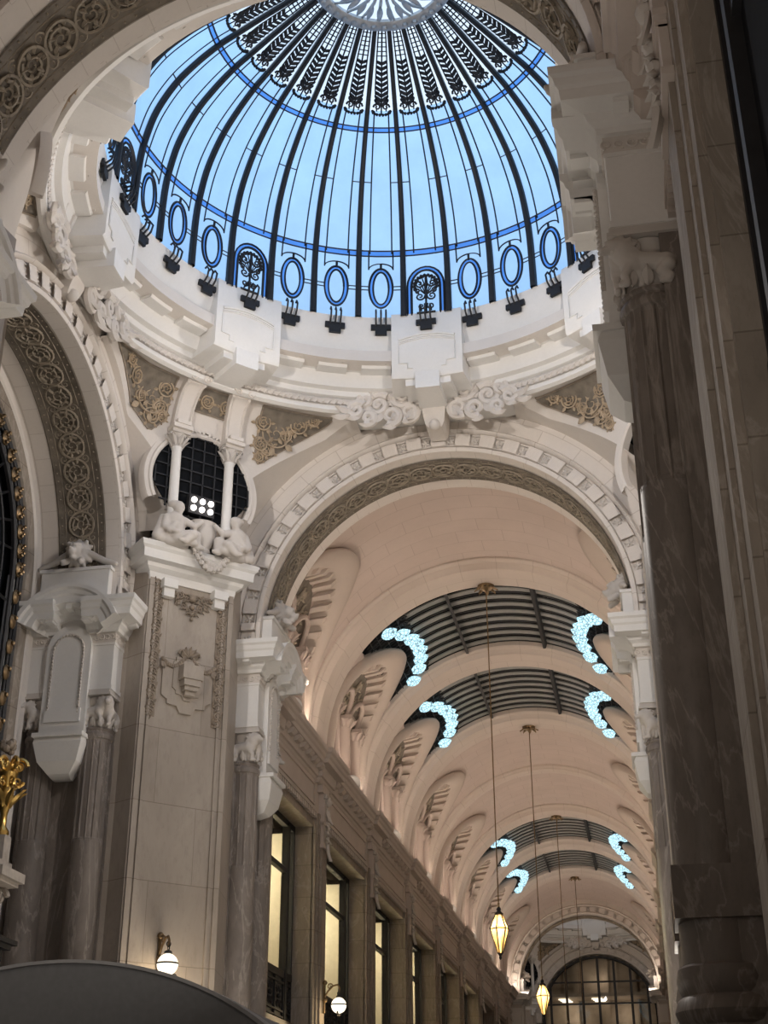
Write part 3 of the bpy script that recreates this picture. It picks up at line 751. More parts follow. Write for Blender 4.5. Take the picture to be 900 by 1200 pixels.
    g.build('garland', M['lion'], u)
    # carved stone ornaments on the panel
    for s, nmx in ((-.62, 'left'), (.50, 'right')):
        g = MB(); n = 17
        for k in range(n):
            z = 7.98 + (10.2 - 7.98) * (k + .5) / n; c = D(s, 5.275, z)
            g.spiral(c, ex * (1 if k % 2 else -1), ez, .066, 1.5, .021, .012, 0, 1, 14, None, 5); g.leaf(c + ex * (.04 if k % 2 else -.04), (ez + ex * (.5 if k % 2 else -.5)).normalized(), ex, en, .1, .05, .01)
            g.leaf(c, (-ez + ex * (.7 if k % 2 else -.7)).normalized(), ex, en, .085, .04, .01)
        g.tube([D(s + .03 * sin(z * 24), 5.285, 7.95 + z) for z in [2.25 * i / 60 for i in range(61)]], .012, 5)
        g.plate([(-.085, 0), (.085, 0), (.085, 2.2), (-.085, 2.2)], D(s, 5.3, 8.0), ex, ez, en, .012)
        tag(g.build('carved_foliage_strip', M['relief'], None, D(s, 5.3, 8)), nmx + ' vertical strip of carved foliage on the marble corner wall ' + where, 'carving')
    g = MB()
    for sx in (-1, 1):
        for (x, z, r) in ((.09, 10.0, .07), (.22, 10.02, .07), (.33, 10.05, .05), (.14, 9.86, .06), (.06, 9.78, .05), (.25, 9.9, .045)):
            g.spiral(D(-.04 + sx * x, 5.275, z), ex * sx, ez, r, 1.5, .018, .01, x * 9)
            g.leaf(D(-.04 + sx * x, 5.275, z), (ex * sx * .7 - ez).normalized(), ex, en, r * 1.8, r * .9, .014)
    g.ball(D(-.04, 5.26, 10.0), .065, 10, 7)
    for z in (9.86, 9.74, 9.66): g.ball(D(-.04, 5.27, z), .045 - (9.86 - z) * .08, 8, 5)
    tag(g.build('carved_pendant_ornament', M['relief'], None, D(-.04, 5.3, 10)), 'carved pendant of stone foliage under the ledge ' + where, 'carving')
    ct = thing('carved_cartouche', 'stone cartouche with stepped corbel and garland on the marble wall ' + where, 'carving', D(-.04, 5.3, 8.7), None, 'thing')
    g = MB(); st = [(-.42, 8.92), (-.42, 8.36), (-.32, 8.30), (-.32, 8.24), (-.16, 8.22), (-.1, 8.12), (.1, 8.12), (.16, 8.22), (.32, 8.24), (.32, 8.30), (.42, 8.36), (.42, 8.92), (.2, 8.92), (.2, 9.0), (-.2, 9.0), (-.2, 8.92)]
    g.plate([(x - .04, z) for x, z in st], D(0, 5.3, 0), ex, ez, en, .04); g.plate([(x * .6 - .04, 8.3 + (z - 8.1) * .75) for x, z in st], D(0, 5.3, 0), ex, ez, en, .065); g.build('backplate', M['panel'], ct)
    g = MB()
    for (hw, z0, z1, d) in ((.17, 8.62, 8.84, .24), (.14, 8.52, 8.62, .22), (.11, 8.45, 8.52, .19), (.08, 8.38, 8.45, .15)): g.plate([(-hw - .04, z0), (hw - .04, z0), (hw - .04, z1), (-hw - .04, z1)], D(0, 5.3, 0), ex, ez, en, d)
    g.build('corbel', M['panel'], ct)
    g = MB()
    for sx in (-1, 1):
        for k in range(12):
            t = k / 11; g.ball(D(-.04 + sx * (.08 + .36 * t), 5.25, 8.98 - .12 * sin(pi * t) - .06 * t), .038, 6, 4)
        g.spiral(D(-.04 + sx * .1, 5.25, 9.05), ex * sx, ez, .08, 1.4, .022, .012); g.leaf(D(-.04 + sx * .42, 5.26, 8.95), -ez, ex, en, .2, .1)
    for k in range(5):
        a = rad(30 + 30 * k); g.leaf(D(-.04, 5.26, 9.0), ex * cos(a) + ez * sin(a), ex * -sin(a) + ez * cos(a), en, .18, .09, .016, .3)
    g.build('garland', M['relief'], ct)
    if tags:
        fl = thing('floodlight', 'lit floodlight with six bulbs in the round window ' + where, 'lamp', D(-.12, 5.2, 11.3), None, 'thing')
        b = MB(); tl = (en * .8 + ez * -.05 + ex * .1).normalized(); sx = ex; up = tl.cross(sx).normalized(); up = up if up.z > 0 else -up
        b.plate([(-.23, -.16), (.23, -.16), (.23, .16), (-.23, .16)], D(-.12, 4.98, 11.50), sx, up, tl, -.08); b.tube([D(-.12, 5.03, 11.0), D(-.12, 5.03, 11.42)], .02, 6); b.build('housing', M['iron'], fl)
        for i in range(3):
            for j in range(2):
                q = MB(); c = D(-.12, 4.98, 11.50) + sx * (-.15 + .15 * i) + up * (-.07 + .14 * j) + tl * .01; q.ball(c, (.048, .048, .048), 12, 8); q.build('bulb', M['flood'], fl)
for side, far, nmS in ((-1, 1, 'far left'), (1, 1, 'far right'), (-1, -1, 'near left'), (1, -1, 'near right')):
    root, D, ex, en = pendentive(side, far, 'wall_pendentive_' + nmS.replace(' ', '_'), nmS + ' curved corner below the dome with painted triangles', 'wall_corner_' + nmS.replace(' ', '_'), 'marble corner wall, ' + nmS + ' of the crossing')
    if (side, far) == (-1, 1): diag_dressing(side, far, D, ex, en, 'in the far left corner', 1)
# ------------------------------------------------------------------ drum under the dome
XD, YD = .03, 15.15
DC = V((XD, YD, 0))
def pol(r, th, z): return V((XD + r * sin(th), YD + r * cos(th), z))
def ring_grid(mb, prof, a0=0, a1=2 * pi, n=128, smooth=True, cap=False):
    full = abs(a1 - a0 - 2 * pi) < 1e-6; m = n if full else n + 1
    rows = [[pol(r, a0 + (a1 - a0) * k / n, z) for k in range(m)] for r, z in prof]
    mb.grid(rows, close_v=full, smooth=smooth)
    if cap and not full:
        k = len(prof); mb.add([r[0] for r in rows], [list(range(k))]); mb.add([r[-1] for r in rows], [list(range(k))[::-1]])
TH0 = 0.0; NB = 32; STEP = 2 * pi / NB
PANEL = [TH0 + k * 4 * STEP for k in range(8)]
d = MB()
ring_grid(d, [(5.4, 14.15), (5.4, 13.62), (4.74, 13.62), (4.74, 13.52), (4.68, 13.49), (4.61, 13.52), (4.60, 13.58), (4.66, 13.61), (4.66, 13.75), (4.57, 13.78), (4.54, 13.83), (4.54, 13.86), (4.44, 13.88), (4.40, 13.98), (4.37, 14.14), (4.33, 14.15), (4.20, 14.39), (4.10, 14.62), (4.0, 14.95), (3.99, 15.02), (4.3, 15.04), (5.4, 14.15)])
drum = struct(d.build('wall_drum', M['drum'], None, (0, YC, 13.3)), 'white drum ring carrying the stained glass dome', 'drum')
c = MB()   # cover between drum and outer walls
ring_grid(c, [(4.0, 14.15), (6.8, 14.15), (12, 14.15), (12, 14.35), (4.0, 14.35), (4.0, 14.15)])
struct(c.build('ceiling_crossing', M['plaster'], None, (0, YC, 14.2)), 'plain ceiling around the drum', 'ceiling')
r = MB(); N = 260
rows = []
for i in range(N):
    th = 2 * pi * i / N; rows.append([pol(4.625 + .055 * cos(q * 2 * pi / 6), th, 13.685 + .055 * sin(q * 2 * pi / 6)) for q in range(6)])
r.grid(rows, close_u=True, close_v=True)
for i in range(N):
    th = 2 * pi * i / N; p = pol(4.60, th, 13.675); t = V((cos(th), -sin(th), 0)); 
    r.tube([p - t * .045 + V((0, 0, -.055)), p + pol(-.02, th, 0) - DC, p + t * .045 + V((0, 0, .055))], [.016, .03, .016], 5)
r.build('rope_moulding', M['carve'], drum)
s = MB(); g = MB()
for k in range(8):      # carved scroll blocks between the panels
    a0, a1 = PANEL[k] + rad(9.0), PANEL[k] + pi / 4 - rad(9.0)
    nb = 3; w = (a1 - a0) / (nb + .5 * (nb - 1))
    for i in range(nb):
        b0 = a0 + i * 1.5 * w; b1 = b0 + w
        ring_grid(s, [(4.38, 14.10), (4.17, 14.10), (4.15, 14.13), (4.10, 14.36), (4.09, 14.41), (4.22, 14.43)], b0, b1, 6, cap=True)
        for q in range(3):
            th = b0 + w * (q + .5) / 3; p = pol(4.105, th, 14.245); t = V((cos(th), -sin(th), 0)); g.spiral(p, t * (1 if q % 2 else -1), V((0, 0, 1)), .10, 1.5, .036, .02, q, 1, 14)
            g.leaf(p + t * .05, (t + V((0, 0, .4))).normalized(), V((0, 0, 1)), pol(-1, th, 0) - DC, .16, .11, .024)
s.build('scroll_block', M['drum'], drum); g.build('scroll_carving', M['lion'], drum)
for k, th in enumerate(PANEL):
    p = MB(); hw = rad(8.7)
    if k == 4: continue     # the panel behind the near arch stays plain drum
    ring_grid(p, [(4.6, 13.78), (3.98, 13.78), (3.95, 13.82), (3.94, 14.95), (3.96, 15.06), (4.2, 15.06)], th - hw, th + hw, 8, cap=True)
    ring_grid(p, [(4.6, 13.66), (4.02, 13.66), (4.02, 13.79), (4.6, 13.79)], th - hw * .62, th + hw * .62, 6, cap=True)
    ring_grid(p, [(4.6, 13.54), (3.90, 13.54), (3.90, 13.85), (4.6, 13.85)], th - hw * .34, th + hw * .34, 4, cap=True)
    pan = p.build('parapet_panel', M['drum'], drum)
    f = MB(); top = lambda t: 14.52 + .10 * (1 - t * t)
    for o, rr in ((0, .026), (-.05, .016), (-.085, .012)):
        f.tube([pol(3.935, th + hw * .8 * t, top(t) + o) for t in [-1 + .1 * i for i in range(21)]], rr, 5)
    for sx in (-1, 1): f.tube([pol(3.935, th + sx * hw * .8, 14.4), pol(3.935, th + sx * hw * .8, 14.05), pol(3.935, th + sx * hw * .55, 14.05), pol(3.935, th + sx * hw * .55, 13.95), pol(3.935, th + sx * hw * .4, 13.95)], .012, 4)
    f.build('panel_moulding', M['drum'], pan)
# scroll cartouches over the keystones of the arches
def keystone(th, rr, label, zz=13.35):
    ey = V((0, 0, 1)); et = V((cos(th), -sin(th), 0)); en = pol(-1, th, 0) - DC
    c0 = pol(rr, th, .30)
    root = thing('scroll_cartouche', label, 'ornament', c0 + ey * zz, None, 'thing')
    k = MB(); P = [(13.62, .26, .12), (13.5, .27, .16), (13.46, .22, .10), (13.40, .20, .12), (13.15, .19, .10), (12.98, .16, .04), (12.92, .12, 0)]
    rows = [[c0 + et * (-h) + ey * z + en * -.5, c0 + et * (-h) + ey * z + en * dd, c0 + et * h + ey * z + en * dd, c0 + et * h + ey * z + en * -.5] for z, h, dd in P]
    k.grid(rows, close_v=True, smooth=False); k.add(rows[0], [(0, 1, 2, 3)]); k.add(rows[-1], [(3, 2, 1, 0)])
    k.tube([c0 + et * x + ey * 13.68 + en * .06 for x in (-.34, .34)], .10, 12)
    for sx in (-1, 1): k.tube([c0 + et * (sx * x) + ey * 13.68 + en * .06 for x in (.3, .42)], .13, 12)
    k.ball(c0 + ey * 12.95 + en * .02, (.10, .10, .10), 10, 7)
    k.build('keystone', M['carve'], root)
    for sx, nmx in ((-1, 'left'), (1, 'right')):
        g = MB(); E = et * sx
        def at_(x, z, d=.06):   # bends with the drum
            return pol(rr, th, .30) + E * x + en * (d + x * x * .11) + ey * z
        for (x, z, R_, tr, a) in ((.50, 13.50, .24, 1.8, 2.2), (.94, 13.33, .20, 1.7, 2.4), (1.30, 13.22, .14, 1.5, 2.6), (.42, 13.18, .15, 1.5, -1), (.72, 13.12, .15, 1.5, -1.2), (1.10, 13.08, .12, 1.4, -1.1), (.72, 13.66, .12, 1.4, .6), (1.15, 13.42, .10, 1.4, .8)):
            g.spiral(at_(x, z, .1), E, ey, R_ * 1.12, tr, .075, .03, a, -1, 26, None, 7)
        for (x, z, a, L, W_) in ((.3, 13.3, -70, .36, .2), (.55, 13.25, -60, .3, .18), (.7, 13.4, 70, .34, .18), (.85, 13.2, -50, .32, .18), (1.0, 13.45, 60, .26, .15), (1.2, 13.2, -40, .3, .16), (1.35, 13.2, 15, .3, .15), (.35, 13.6, 60, .26, .16), (.6, 13.0, -30, .3, .16), (.95, 13.0, -15, .3, .14), (1.4, 13.12, -10, .3, .13)):
            a = rad(a); g.leaf(at_(x, z, .1), E * cos(a) + ey * sin(a), E * -sin(a) + ey * cos(a), en, L, W_, .035, .35)
        g.tube([at_(.25 + 1.35 * t, 13.30 - .12 * t - .1 * sin(t * 9), .03) for t in [i / 20 for i in range(21)]], [.075 - .045 * i / 20 for i in range(21)], 7)
        g.build('foliage_scroll', M['carve'], root)
    return root
keystone(0.0, 4.68, 'big scrollwork cartouche on the keystone of the arch straight ahead')
keystone(-pi / 2, 4.60, 'scrollwork cartouche on the keystone of the left arch')
keystone(pi / 2, 4.60, 'scrollwork cartouche of the right arch hidden behind the dark pier')

# ------------------------------------------------------------------ the glass dome
DPTS = [(3.995, 15.0), (3.985, 15.5), (3.96, 16.0), (3.90, 16.4), (3.75, 16.92), (3.46, 17.42), (3.11, 17.78), (2.74, 18.06), (2.41, 18.24), (1.8, 18.56), (1.15, 18.86), (.55, 18.97), (.0, 19.0)]
def dome_rz(t):
    """smooth curve through the measured rings, t from 0 (foot) to 1 (eye)"""
    n = len(DPTS) - 1; x = min(n - 1e-6, max(0, t * n)); i = int(x); u = x - i
    P = [V((*DPTS[max(0, min(n, i + k - 1))], 0)) for k in range(4)]
    q = .5 * ((2 * P[1]) + (-P[0] + P[2]) * u + (2 * P[0] - 5 * P[1] + 4 * P[2] - P[3]) * u * u + (-P[0] + 3 * P[1] - 3 * P[2] + P[3]) * u ** 3)
    return q.x, q.y
def t_of_z(z):
    lo, hi = 0.0, 1.0
    for _ in range(40):
        m = (lo + hi) / 2
        if dome_rz(m)[1] < z: lo = m
        else: hi = m
    return lo
def dp(th, t, off=0):
    r, z = dome_rz(t); r2, z2 = dome_rz(min(1, t + .004)); r1, z1 = dome_rz(max(0, t - .004))
    dr, dz = r2 - r1, z2 - z1; L = math.hypot(dr, dz) or 1
    return pol(r - off * dz / L, th, z + off * dr / L)       # off > 0 : into the room
dome = thing('glass_dome', 'blue stained glass dome with black iron ribs over the crossing', 'dome', (0, YC, 15.0), None, 'thing')
TL, TU, TT, TE = t_of_z(16.30), t_of_z(18.06), t_of_z(18.22), 10 / 12
ts = [i / 60 * TE for i in range(61)]
g = MB(); g.grid([[dp(2 * pi * k / 116, i / 60 * TT) for k in range(116)] for i in range(61)], close_v=True); g.build('dome_glass', M['glass'], dome, recalc=False)
g = MB(); g.grid([[dp(2 * pi * k / 116, TT + (TE - TT) * i / 16, .01) for k in range(116)] for i in range(17)], close_v=True); g.build('crown_glass', M['glassw'], dome, recalc=False)
def band_glass(t0, t1, off, mat, name):
    b = MB(); b.grid([[dp(2 * pi * k / 116, t0 + (t1 - t0) * i / 4, off) for k in range(116)] for i in range(5)], close_v=True); return b.build(name, mat, dome, recalc=False)
DTL, DTU = .0105, .008
band_glass(TL - DTL, TL + DTL, .012, M['glassb'], 'blue_band'); band_glass(TU - DTU, TU + DTU, .012, M['glassb'], 'blue_band')
h = MB()
for t in (TL - DTL, TL + DTL, TU - DTU, TU + DTU): h.tube([dp(2 * pi * k / 116, t, .02) for k in range(117)], .016, 4, False)
h.build('lead_hoop', M['iron'], dome)
for k in range(NB):
    th = TH0 + (k + .5) * STEP; rb = MB()
    P = [dp(th, t, .02) for t in ts]; et = V((cos(th), -sin(th), 0)); rows = []
    for i, t in enumerate(ts):
        w = .052 - .018 * (i / 60); a, b = dp(th, t, -.01), dp(th, t, .085 + .0 * t)
        c1 = dp(th, t, .06)
        rows.append([a - et * w, c1 - et * w, b - et * w * .45, b + et * w * .45, c1 + et * w, a + et * w])
    rb.grid(rows, close_v=True, smooth=False); rb.build('rib', M['iron'], dome)
    # thin lead lines either side of the middle of the bay
    th = TH0 + k * STEP; lm = MB()
    for sx in (-1, 1):
        lm.tube([dp(th + sx * STEP * .25, TL + (TT - TL) * i / 24, .015) for i in range(25)], .013, 4)
        tm = .5 * (TL + TU) + .02; lm.tube([dp(th + sx * STEP * .25, tm, .015), dp(th + sx * STEP * .5, tm, .015)], .012, 4)
    lm.build('lead_line', M['iron'], dome)
def oval(mb, th, zc, a, b, rr, off=.03, n=32):
    r0, _ = dome_rz(t_of_z(zc))
    mb.tube([dp(th + a * cos(2 * pi * i / n) / r0, t_of_z(zc + b * sin(2 * pi * i / n)), off) for i in range(n + 1)], rr, 4, False)
for k in range(NB):
    th = TH0 + k * STEP; r0 = 3.98
    o = MB(); frame_ = (k % 4 == 0 or k in ())
    def q(a, z, off=.03): return dp(th + a / r0, t_of_z(z), off)
    if not frame_:
        oval(o, th, 15.60, .205, .40, .020); oval(o, th, 15.60, .135, .33, .018)
        for sx in (-1, 1):
            for dz in (-.035, .035): o.tube([q(sx * .2, 15.60 + dz), q(sx * .385, 15.60 + dz)], .012, 4)
            o.tube([q(sx * .215, 16.34), q(sx * .215, 16.05)] + [q(sx * .215 * cos(a), 15.98 + .12 * sin(a)) for a in [rad(10 * i) for i in range(10)]], .013, 4)
        o.tube([q(0, 15.98), q(0, 16.10)], .022, 5)
        ob = o.build('oval_tracery', M['iron'], dome)
        b = MB(); rows = []
        for f in (0, 1):
            a_, b_ = (.205, .40) if f else (.135, .33)
            rows.append([q(a_ * cos(2 * pi * i / 32), 15.60 + b_ * sin(2 * pi * i / 32), .018) for i in range(32)])
        b.grid(rows, close_v=True); b.build('blue_oval', M['glassb'], ob, recalc=False)
    else:
        for w_, rr in ((.32, .018), (.25, .022)):
            o.tube([q(-w_, 15.02)] + [q(-w_, 15.5)] + [q(-w_ * cos(a), 15.62 + (w_ + .06) * sin(a)) for a in [rad(15 * i) for i in range(13)]] + [q(w_, 15.5), q(w_, 15.02)], rr, 4)
        for i in range(26):     # wrought palmette
            a = rad(-20 + 220 * i / 25); L = .19 + .02 * (i % 2); c0 = q(0, 15.42)
            e = q(L * cos(a), 15.62 + L * sin(a)); et = V((cos(th), -sin(th), 0)); ez = V((0, 0, 1))
            if i % 3 == 0: o.tube([c0, c0.lerp(e, .6) + et * .02, e], .011, 4)
            o.ball(e, .030, 5, 4)
        for sx in (-1, 1):
            et = V((cos(th), -sin(th), 0)) * sx
            for (x, z, R_) in ((.11, 15.66, .08), (.10, 15.40, .085), (.08, 15.20, .07), (.14, 15.52, .05)): o.spiral(q(sx * x, z), et, V((0, 0, 1)), R_, 1.4, .018, .012, x * 30, 1, 14)
        o.tube([q(0, 15.04), q(0, 15.8)], .02, 5); o.tube([q(-.16, 15.06), q(.16, 15.06)], .03, 5)
        ob = o.build('palmette_tracery', M['iron'], dome)
        b = MB(); rows = [[q(-w_, 15.02, .018)] + [q(-w_ * cos(a), 15.62 + (w_ + .06) * sin(a), .018) for a in [rad(15 * i) for i in range(13)]] + [q(w_, 15.02, .018)] for w_ in (.25, .32)]
        b.grid(rows); b.build('blue_arch', M['glassb'], ob, recalc=False)
    # foot bracket on the drum: stepped plate and three hooked straps
    f = MB(); en = pol(-1, th, 0) - DC; et = V((cos(th), -sin(th), 0)); rr = 4.0
    isP = min(abs(((th - p + pi) % (2 * pi)) - pi) for p in PANEL) < rad(3); rr = 3.93 if isP else 4.035
    f.plate([(-.17, 14.78), (-.10, 14.78), (-.10, 14.68), (.10, 14.68), (.10, 14.78), (.17, 14.78), (.17, 14.88), (-.17, 14.88)], pol(rr, th, 0), et, V((0, 0, 1)), en, .05)
    for x in (-.085, 0, .085):
        f.tube([pol(rr, th, 14.84) + et * x + en * .04, pol(rr, th, 14.93) + et * x + en * .13, pol(rr, th, 15.05) + et * x + en * .16, pol(rr, th, 15.14) + et * x + en * .10, pol(3.98, th, 15.12) + et * x], .017, 5)
    f.build('foot_bracket', M['iron'], dome)
    # leaf shaped grille at the top of the bay
    l = MB(); n = 9
    wid = lambda t: .085 + .13 * ((TE - t) / (TE - TT)) ** .9
    for i in range(n):
        t = TT + .012 + (TE - .03 - TT) * i / n * .66; et = V((cos(th), -sin(th), 0))
        up = (dp(th, t + .02, .03) - dp(th, t, .03)).normalized(); nn = et.cross(up)
        for sx in (-1, 1):
            l.leaf(dp(th, t, .03), (up * .85 + et * sx * .7).normalized(), nn.cross(up), nn, .19 - .008 * i, .095, .012, .1)
    l.tube([dp(th, TT - .01 + (TE - TT) * i / 20, .03) for i in range(21)], .014, 4)
    tt = [TT + (TE - TT) * i / 20 for i in range(21)]
    for sx in (-1, 1):
        l.tube([dp(th + sx * min(STEP * .44, wid(t) * (.25 + .75 * min(1, (t - TT) / .05 * .5 + .5)) * .8 / max(.5, dome_rz(t)[0]) * .75), t, .03) for t in tt], .012, 4)
    for i in range(7):
        t = TT + (TE - TT) * (.66 + .05 * i); a = STEP * .3
        l.tube([dp(th - a, t, .03), dp(th + a, t, .03)], .012, 4)
    for i in range(10):
        a = rad(180 + 180 * i / 9); l.ball(dp(th + .15 * cos(a) / 2.42, TT + .012 * sin(a), .035), .03, 5, 4)
    for sx in (-1, 1): l.spiral(dp(th + sx * .075 / 2.42, TT + .012, .035), V((cos(th), -sin(th), 0)) * sx, (dp(th, TT + .02) - dp(th, TT)).normalized(), .065, 1.3, .02, .012, 0, 1, 12)
    l.build('leaf_grille', M['iron'], dome)
e = MB()
e.lathe([(1.0, 18.78), (1.1, 18.74), (1.18, 18.76), (1.22, 18.84), (1.05, 18.88), (1.0, 18.84), (1.0, 18.78)], (XD, YD, 0), 64)
for k in range(40):
    a = 2 * pi * k / 40; e.ball(pol(1.1, a, 18.75), .06, 6, 4)
e.build('eye_ring', M['silver'], dome)
e = MB()
for k in range(24):
    a = 2 * pi * k / 24; e.tube([pol(.12, a, 18.58), pol(.4, a, 18.54), pol(.75, a, 18.68), pol(1.0, a, 18.83)], [.02, .03, .026, .02], 5)
    e.leaf(pol(.45, a, 18.54), pol(1, a, 0) - DC, V((cos(a), -sin(a), 0)), V((0, 0, -1)), .3, .1, .015, .1)
e.lathe([(0, 18.38), (.1, 18.4), (.16, 18.48), (.14, 18.58), (.06, 18.8), (0, 18.8)], (XD, YD, 0), 20)
e.build('eye_rosette', M['silver'], dome)
g = MB(); g.grid([[pol(r, 2 * pi * k / 48, z) for k in range(48)] for r, z in ((1.15, 18.865), (.8, 18.93), (.4, 18.98), (.001, 19.0))], close_v=True); g.build('eye_glass', M['glassw'], dome, recalc=False)
# ------------------------------------------------------------------ the gallery: walls, cornices, vault, niches, skylights
ORD = ['first', 'second', 'third', 'fourth', 'fifth', 'sixth', 'seventh', 'eighth', 'ninth']
def vault_pt(y, z, off, sx):
    r = VX - off
    return V((sx * sqrt(max(0, r * r - (z - ZS) ** 2)) if z > ZS else sx * r, y, z))
ZN, RN0, RN1 = 11.1, 1.42, 1.80
def in_niche(y, z, yc, r): return (abs(y - yc) < r and z <= ZN) or (z > ZN and math.hypot(y - yc, z - ZN) < r)
def vault(name, label, y0, y1, niches, skies, cat='ceiling'):
    mb = MB(); ny = int((y1 - y0) / .1); na = 150
    A = [-rad(8)] + [pi * i / na for i in range(na + 1)] + [pi + rad(8)]
    def P(a, y):
        if a < 0: return V((VX, y, 9.3))
        if a > pi: return V((-VX, y, 9.3))
        return V((VX * cos(a), y, ZS + VX * sin(a)))
    ys = [y0 + (y1 - y0) * i / ny for i in range(ny + 1)]
    fs = []; us = []; nc = len(A)
    for i in range(ny):
        for j in range(nc - 1):
            y = (ys[i] + ys[i + 1]) / 2; a = (A[j] + A[j + 1]) / 2; p = P(a, y)
            if any(in_niche(y, p.z, c, 1.62) for c in niches) and p.z > 9.6: continue
            if any(b0 < y < b1 and p.z > 12.4 for b0, b1 in skies): continue
            fs.append((i * nc + j, i * nc + j + 1, (i + 1) * nc + j + 1, (i + 1) * nc + j))
            us.append([(A[j] * VX, ys[i]), (A[j + 1] * VX, ys[i]), (A[j + 1] * VX, ys[i + 1]), (A[j] * VX, ys[i + 1])])
    mb.add([P(a, y) for y in ys for a in A], fs, us, True)
    o = struct(mb.build(name, M['vault'], None, (0, (y0 + y1) / 2, ZS)), label, cat)
    sh = MB(); rows = [[V((VX + .75, y, 9.4))] + [V(((VX + .75) * cos(pi * i / 40), y, ZS + (VX + .75) * sin(pi * i / 40))) for i in range(41)] + [V((-VX - .75, y, 9.4))] for y in (y0, y1)]
    sh.grid(rows); sh.build('outer_shell', M['darkroof'], o)
    return o
RPROF = [(-.70, -.05), (-.70, .03), (-.66, .06), (-.60, .07), (-.55, .05), (-.50, .09), (-.46, .15), (-.40, .17), (.40, .17), (.46, .15), (.50, .09), (.55, .05), (.60, .07), (.66, .06), (.70, .03), (.70, -.05)]
RPROF = [(a, b * 1.25 if b < .12 else b + .03) for a, b in RPROF]
RTHIN = [(a * .55, b * .6 if abs(a) < .6 else b) for a, b in RPROF]
def rib(y, label, prof=RPROF):
    mb = MB(); n = 64; A = [-1] + [pi * i / n for i in range(n + 1)] + [n]
    rows = []
    for a, off in prof:
        r = VX - off; rows.append([V((r, y + a, 9.5))] + [V((r * cos(pi * i / n), y + a, ZS + r * sin(pi * i / n))) for i in range(n + 1)] + [V((-r, y + a, 9.5))])
    mb.grid(rows, uv=lambda i, j: (j * .18, prof[i][0]))
    return struct(mb.build('trim_vault_rib', M['rib'], None, (0, y, ZS)), label, 'vault rib')
def niche(yc, sx, label):
    root = thing('oculus_niche', label, 'niche', (sx * 3.6, yc, 9.8), None, 'thing')
    n = 40; A = [(1, None)] + [(cos(pi * i / n), sin(pi * i / n)) for i in range(n + 1)] + [(-1, None)]
    def ring(r, off, zb=9.65): return [vault_pt(yc + r * c, zb if s is None else ZN + r * s, off, sx) for c, s in A]
    h = MB(); h.grid([ring(1.86, -.08), ring(1.84, .05), ring(1.80, .10), ring(1.72, .15), ring(1.62, .16), ring(1.54, .12), ring(1.50, .06), ring(1.49, -.02), ring(1.42, -.26), ring(1.34, -.27)])
    h.build('hood', M['rib'], root)
    b = MB(); b.grid([[vault_pt(yc - 1.5 + 3.0 * i / 24, 9.6 + 3.05 * j / 24, -.25, sx) for j in range(25)] for i in range(25)])
    back = b.build('back_wall', M['vault'], root)
    p = MB(); rows = []
    for i in range(13):
        r = .12 + 1.2 * i / 12; rows.append([vault_pt(yc + r * cos(a), ZN - .25 + r * sin(a) * 1.2, -.235, sx) for a in [pi * q / 24 for q in range(25)]])
    p.grid(rows); pl = p.build('painted_lunette', M['paint'], root)
    g = MB()
    for (y, z, R_) in ((0, .62, .26), (-.52, .36, .22), (.52, .36, .22), (-.42, .80, .15), (.42, .80, .15), (0, .22, .15), (-.85, .2, .14), (.85, .2, .14), (0, 1.0, .12)):
        c = vault_pt(yc + y, ZN - .1 + z * 1.15, -.21, sx); tz = (vault_pt(yc + y, ZN - .05 + z * 1.15, -.21, sx) - c).normalized(); ty = V((0, 1, 0)); en = V((-sx, 0, -.4)).normalized()
        g.spiral(c, ty, tz, R_, 2.0, .035, .02, y * 7, 1 if y >= 0 else -1, 22)
        for u in range(5): a = u * 1.26 + z; d = ty * cos(a) + tz * sin(a); g.leaf(c + d * R_ * .8, d, en.cross(d), en, R_ * .9, R_ * .5, .02, .15)
    g.build('scroll_relief', M['gilt'], pl)
    v = MB()
    for k in range(15):
        a = pi * (k + .5) / 15; da = .046
        Q = [vault_pt(yc + r * cos(t), ZN + r * sin(t), off, sx) for off, r0_ in ((.02, 1.50), (-.24, 1.43)) for r in (r0_ - .12, r0_ + .03) for t in (a - da, a + da)]
        v.add(Q, [(0, 1, 3, 2), (4, 6, 7, 5), (0, 4, 5, 1), (2, 3, 7, 6), (0, 2, 6, 4), (1, 5, 7, 3)])
    v.build('radial_blocks', M['rib'], root)
    for q in (-1.12, .02, 1.12):
        c = MB(); x = sx * 3.62; P = (x, yc + q, 0)
        c.lathe([(.17, 9.66), (.17, 9.95), (.20, 9.98), (.20, 10.05), (.16, 10.12), (.15, 10.2), (.135, 11.15), (.15, 11.17), (.15, 11.20)], P, 18)
        c.lathe([(.14, 11.2), (.16, 11.28), (.22, 11.38)], P, 14)
        for k in range(8):
            a = 2 * pi * k / 8; d = V((cos(a), sin(a), 0)); c.leaf(V((x, yc + q, 11.2)) + d * .14, (V((0, 0, 1)) + d * .5).normalized(), V((-sin(a), cos(a), 0)), d, .2, .12, .02, .4)
        c.box(x - .22, x + .22, yc + q - .22, yc + q + .22, 11.38, 11.46)
        c.build('colonnette', M['vault'], root)
    for q in (-.55, .57):
        t = MB(); t.tube([vault_pt(yc + q + .46 * cos(a), 11.42 + .5 * sin(a), -.12, sx) for a in [pi * i / 16 for i in range(17)]], .055, 8); t.build('inner_arch', M['vault'], root)
    return root
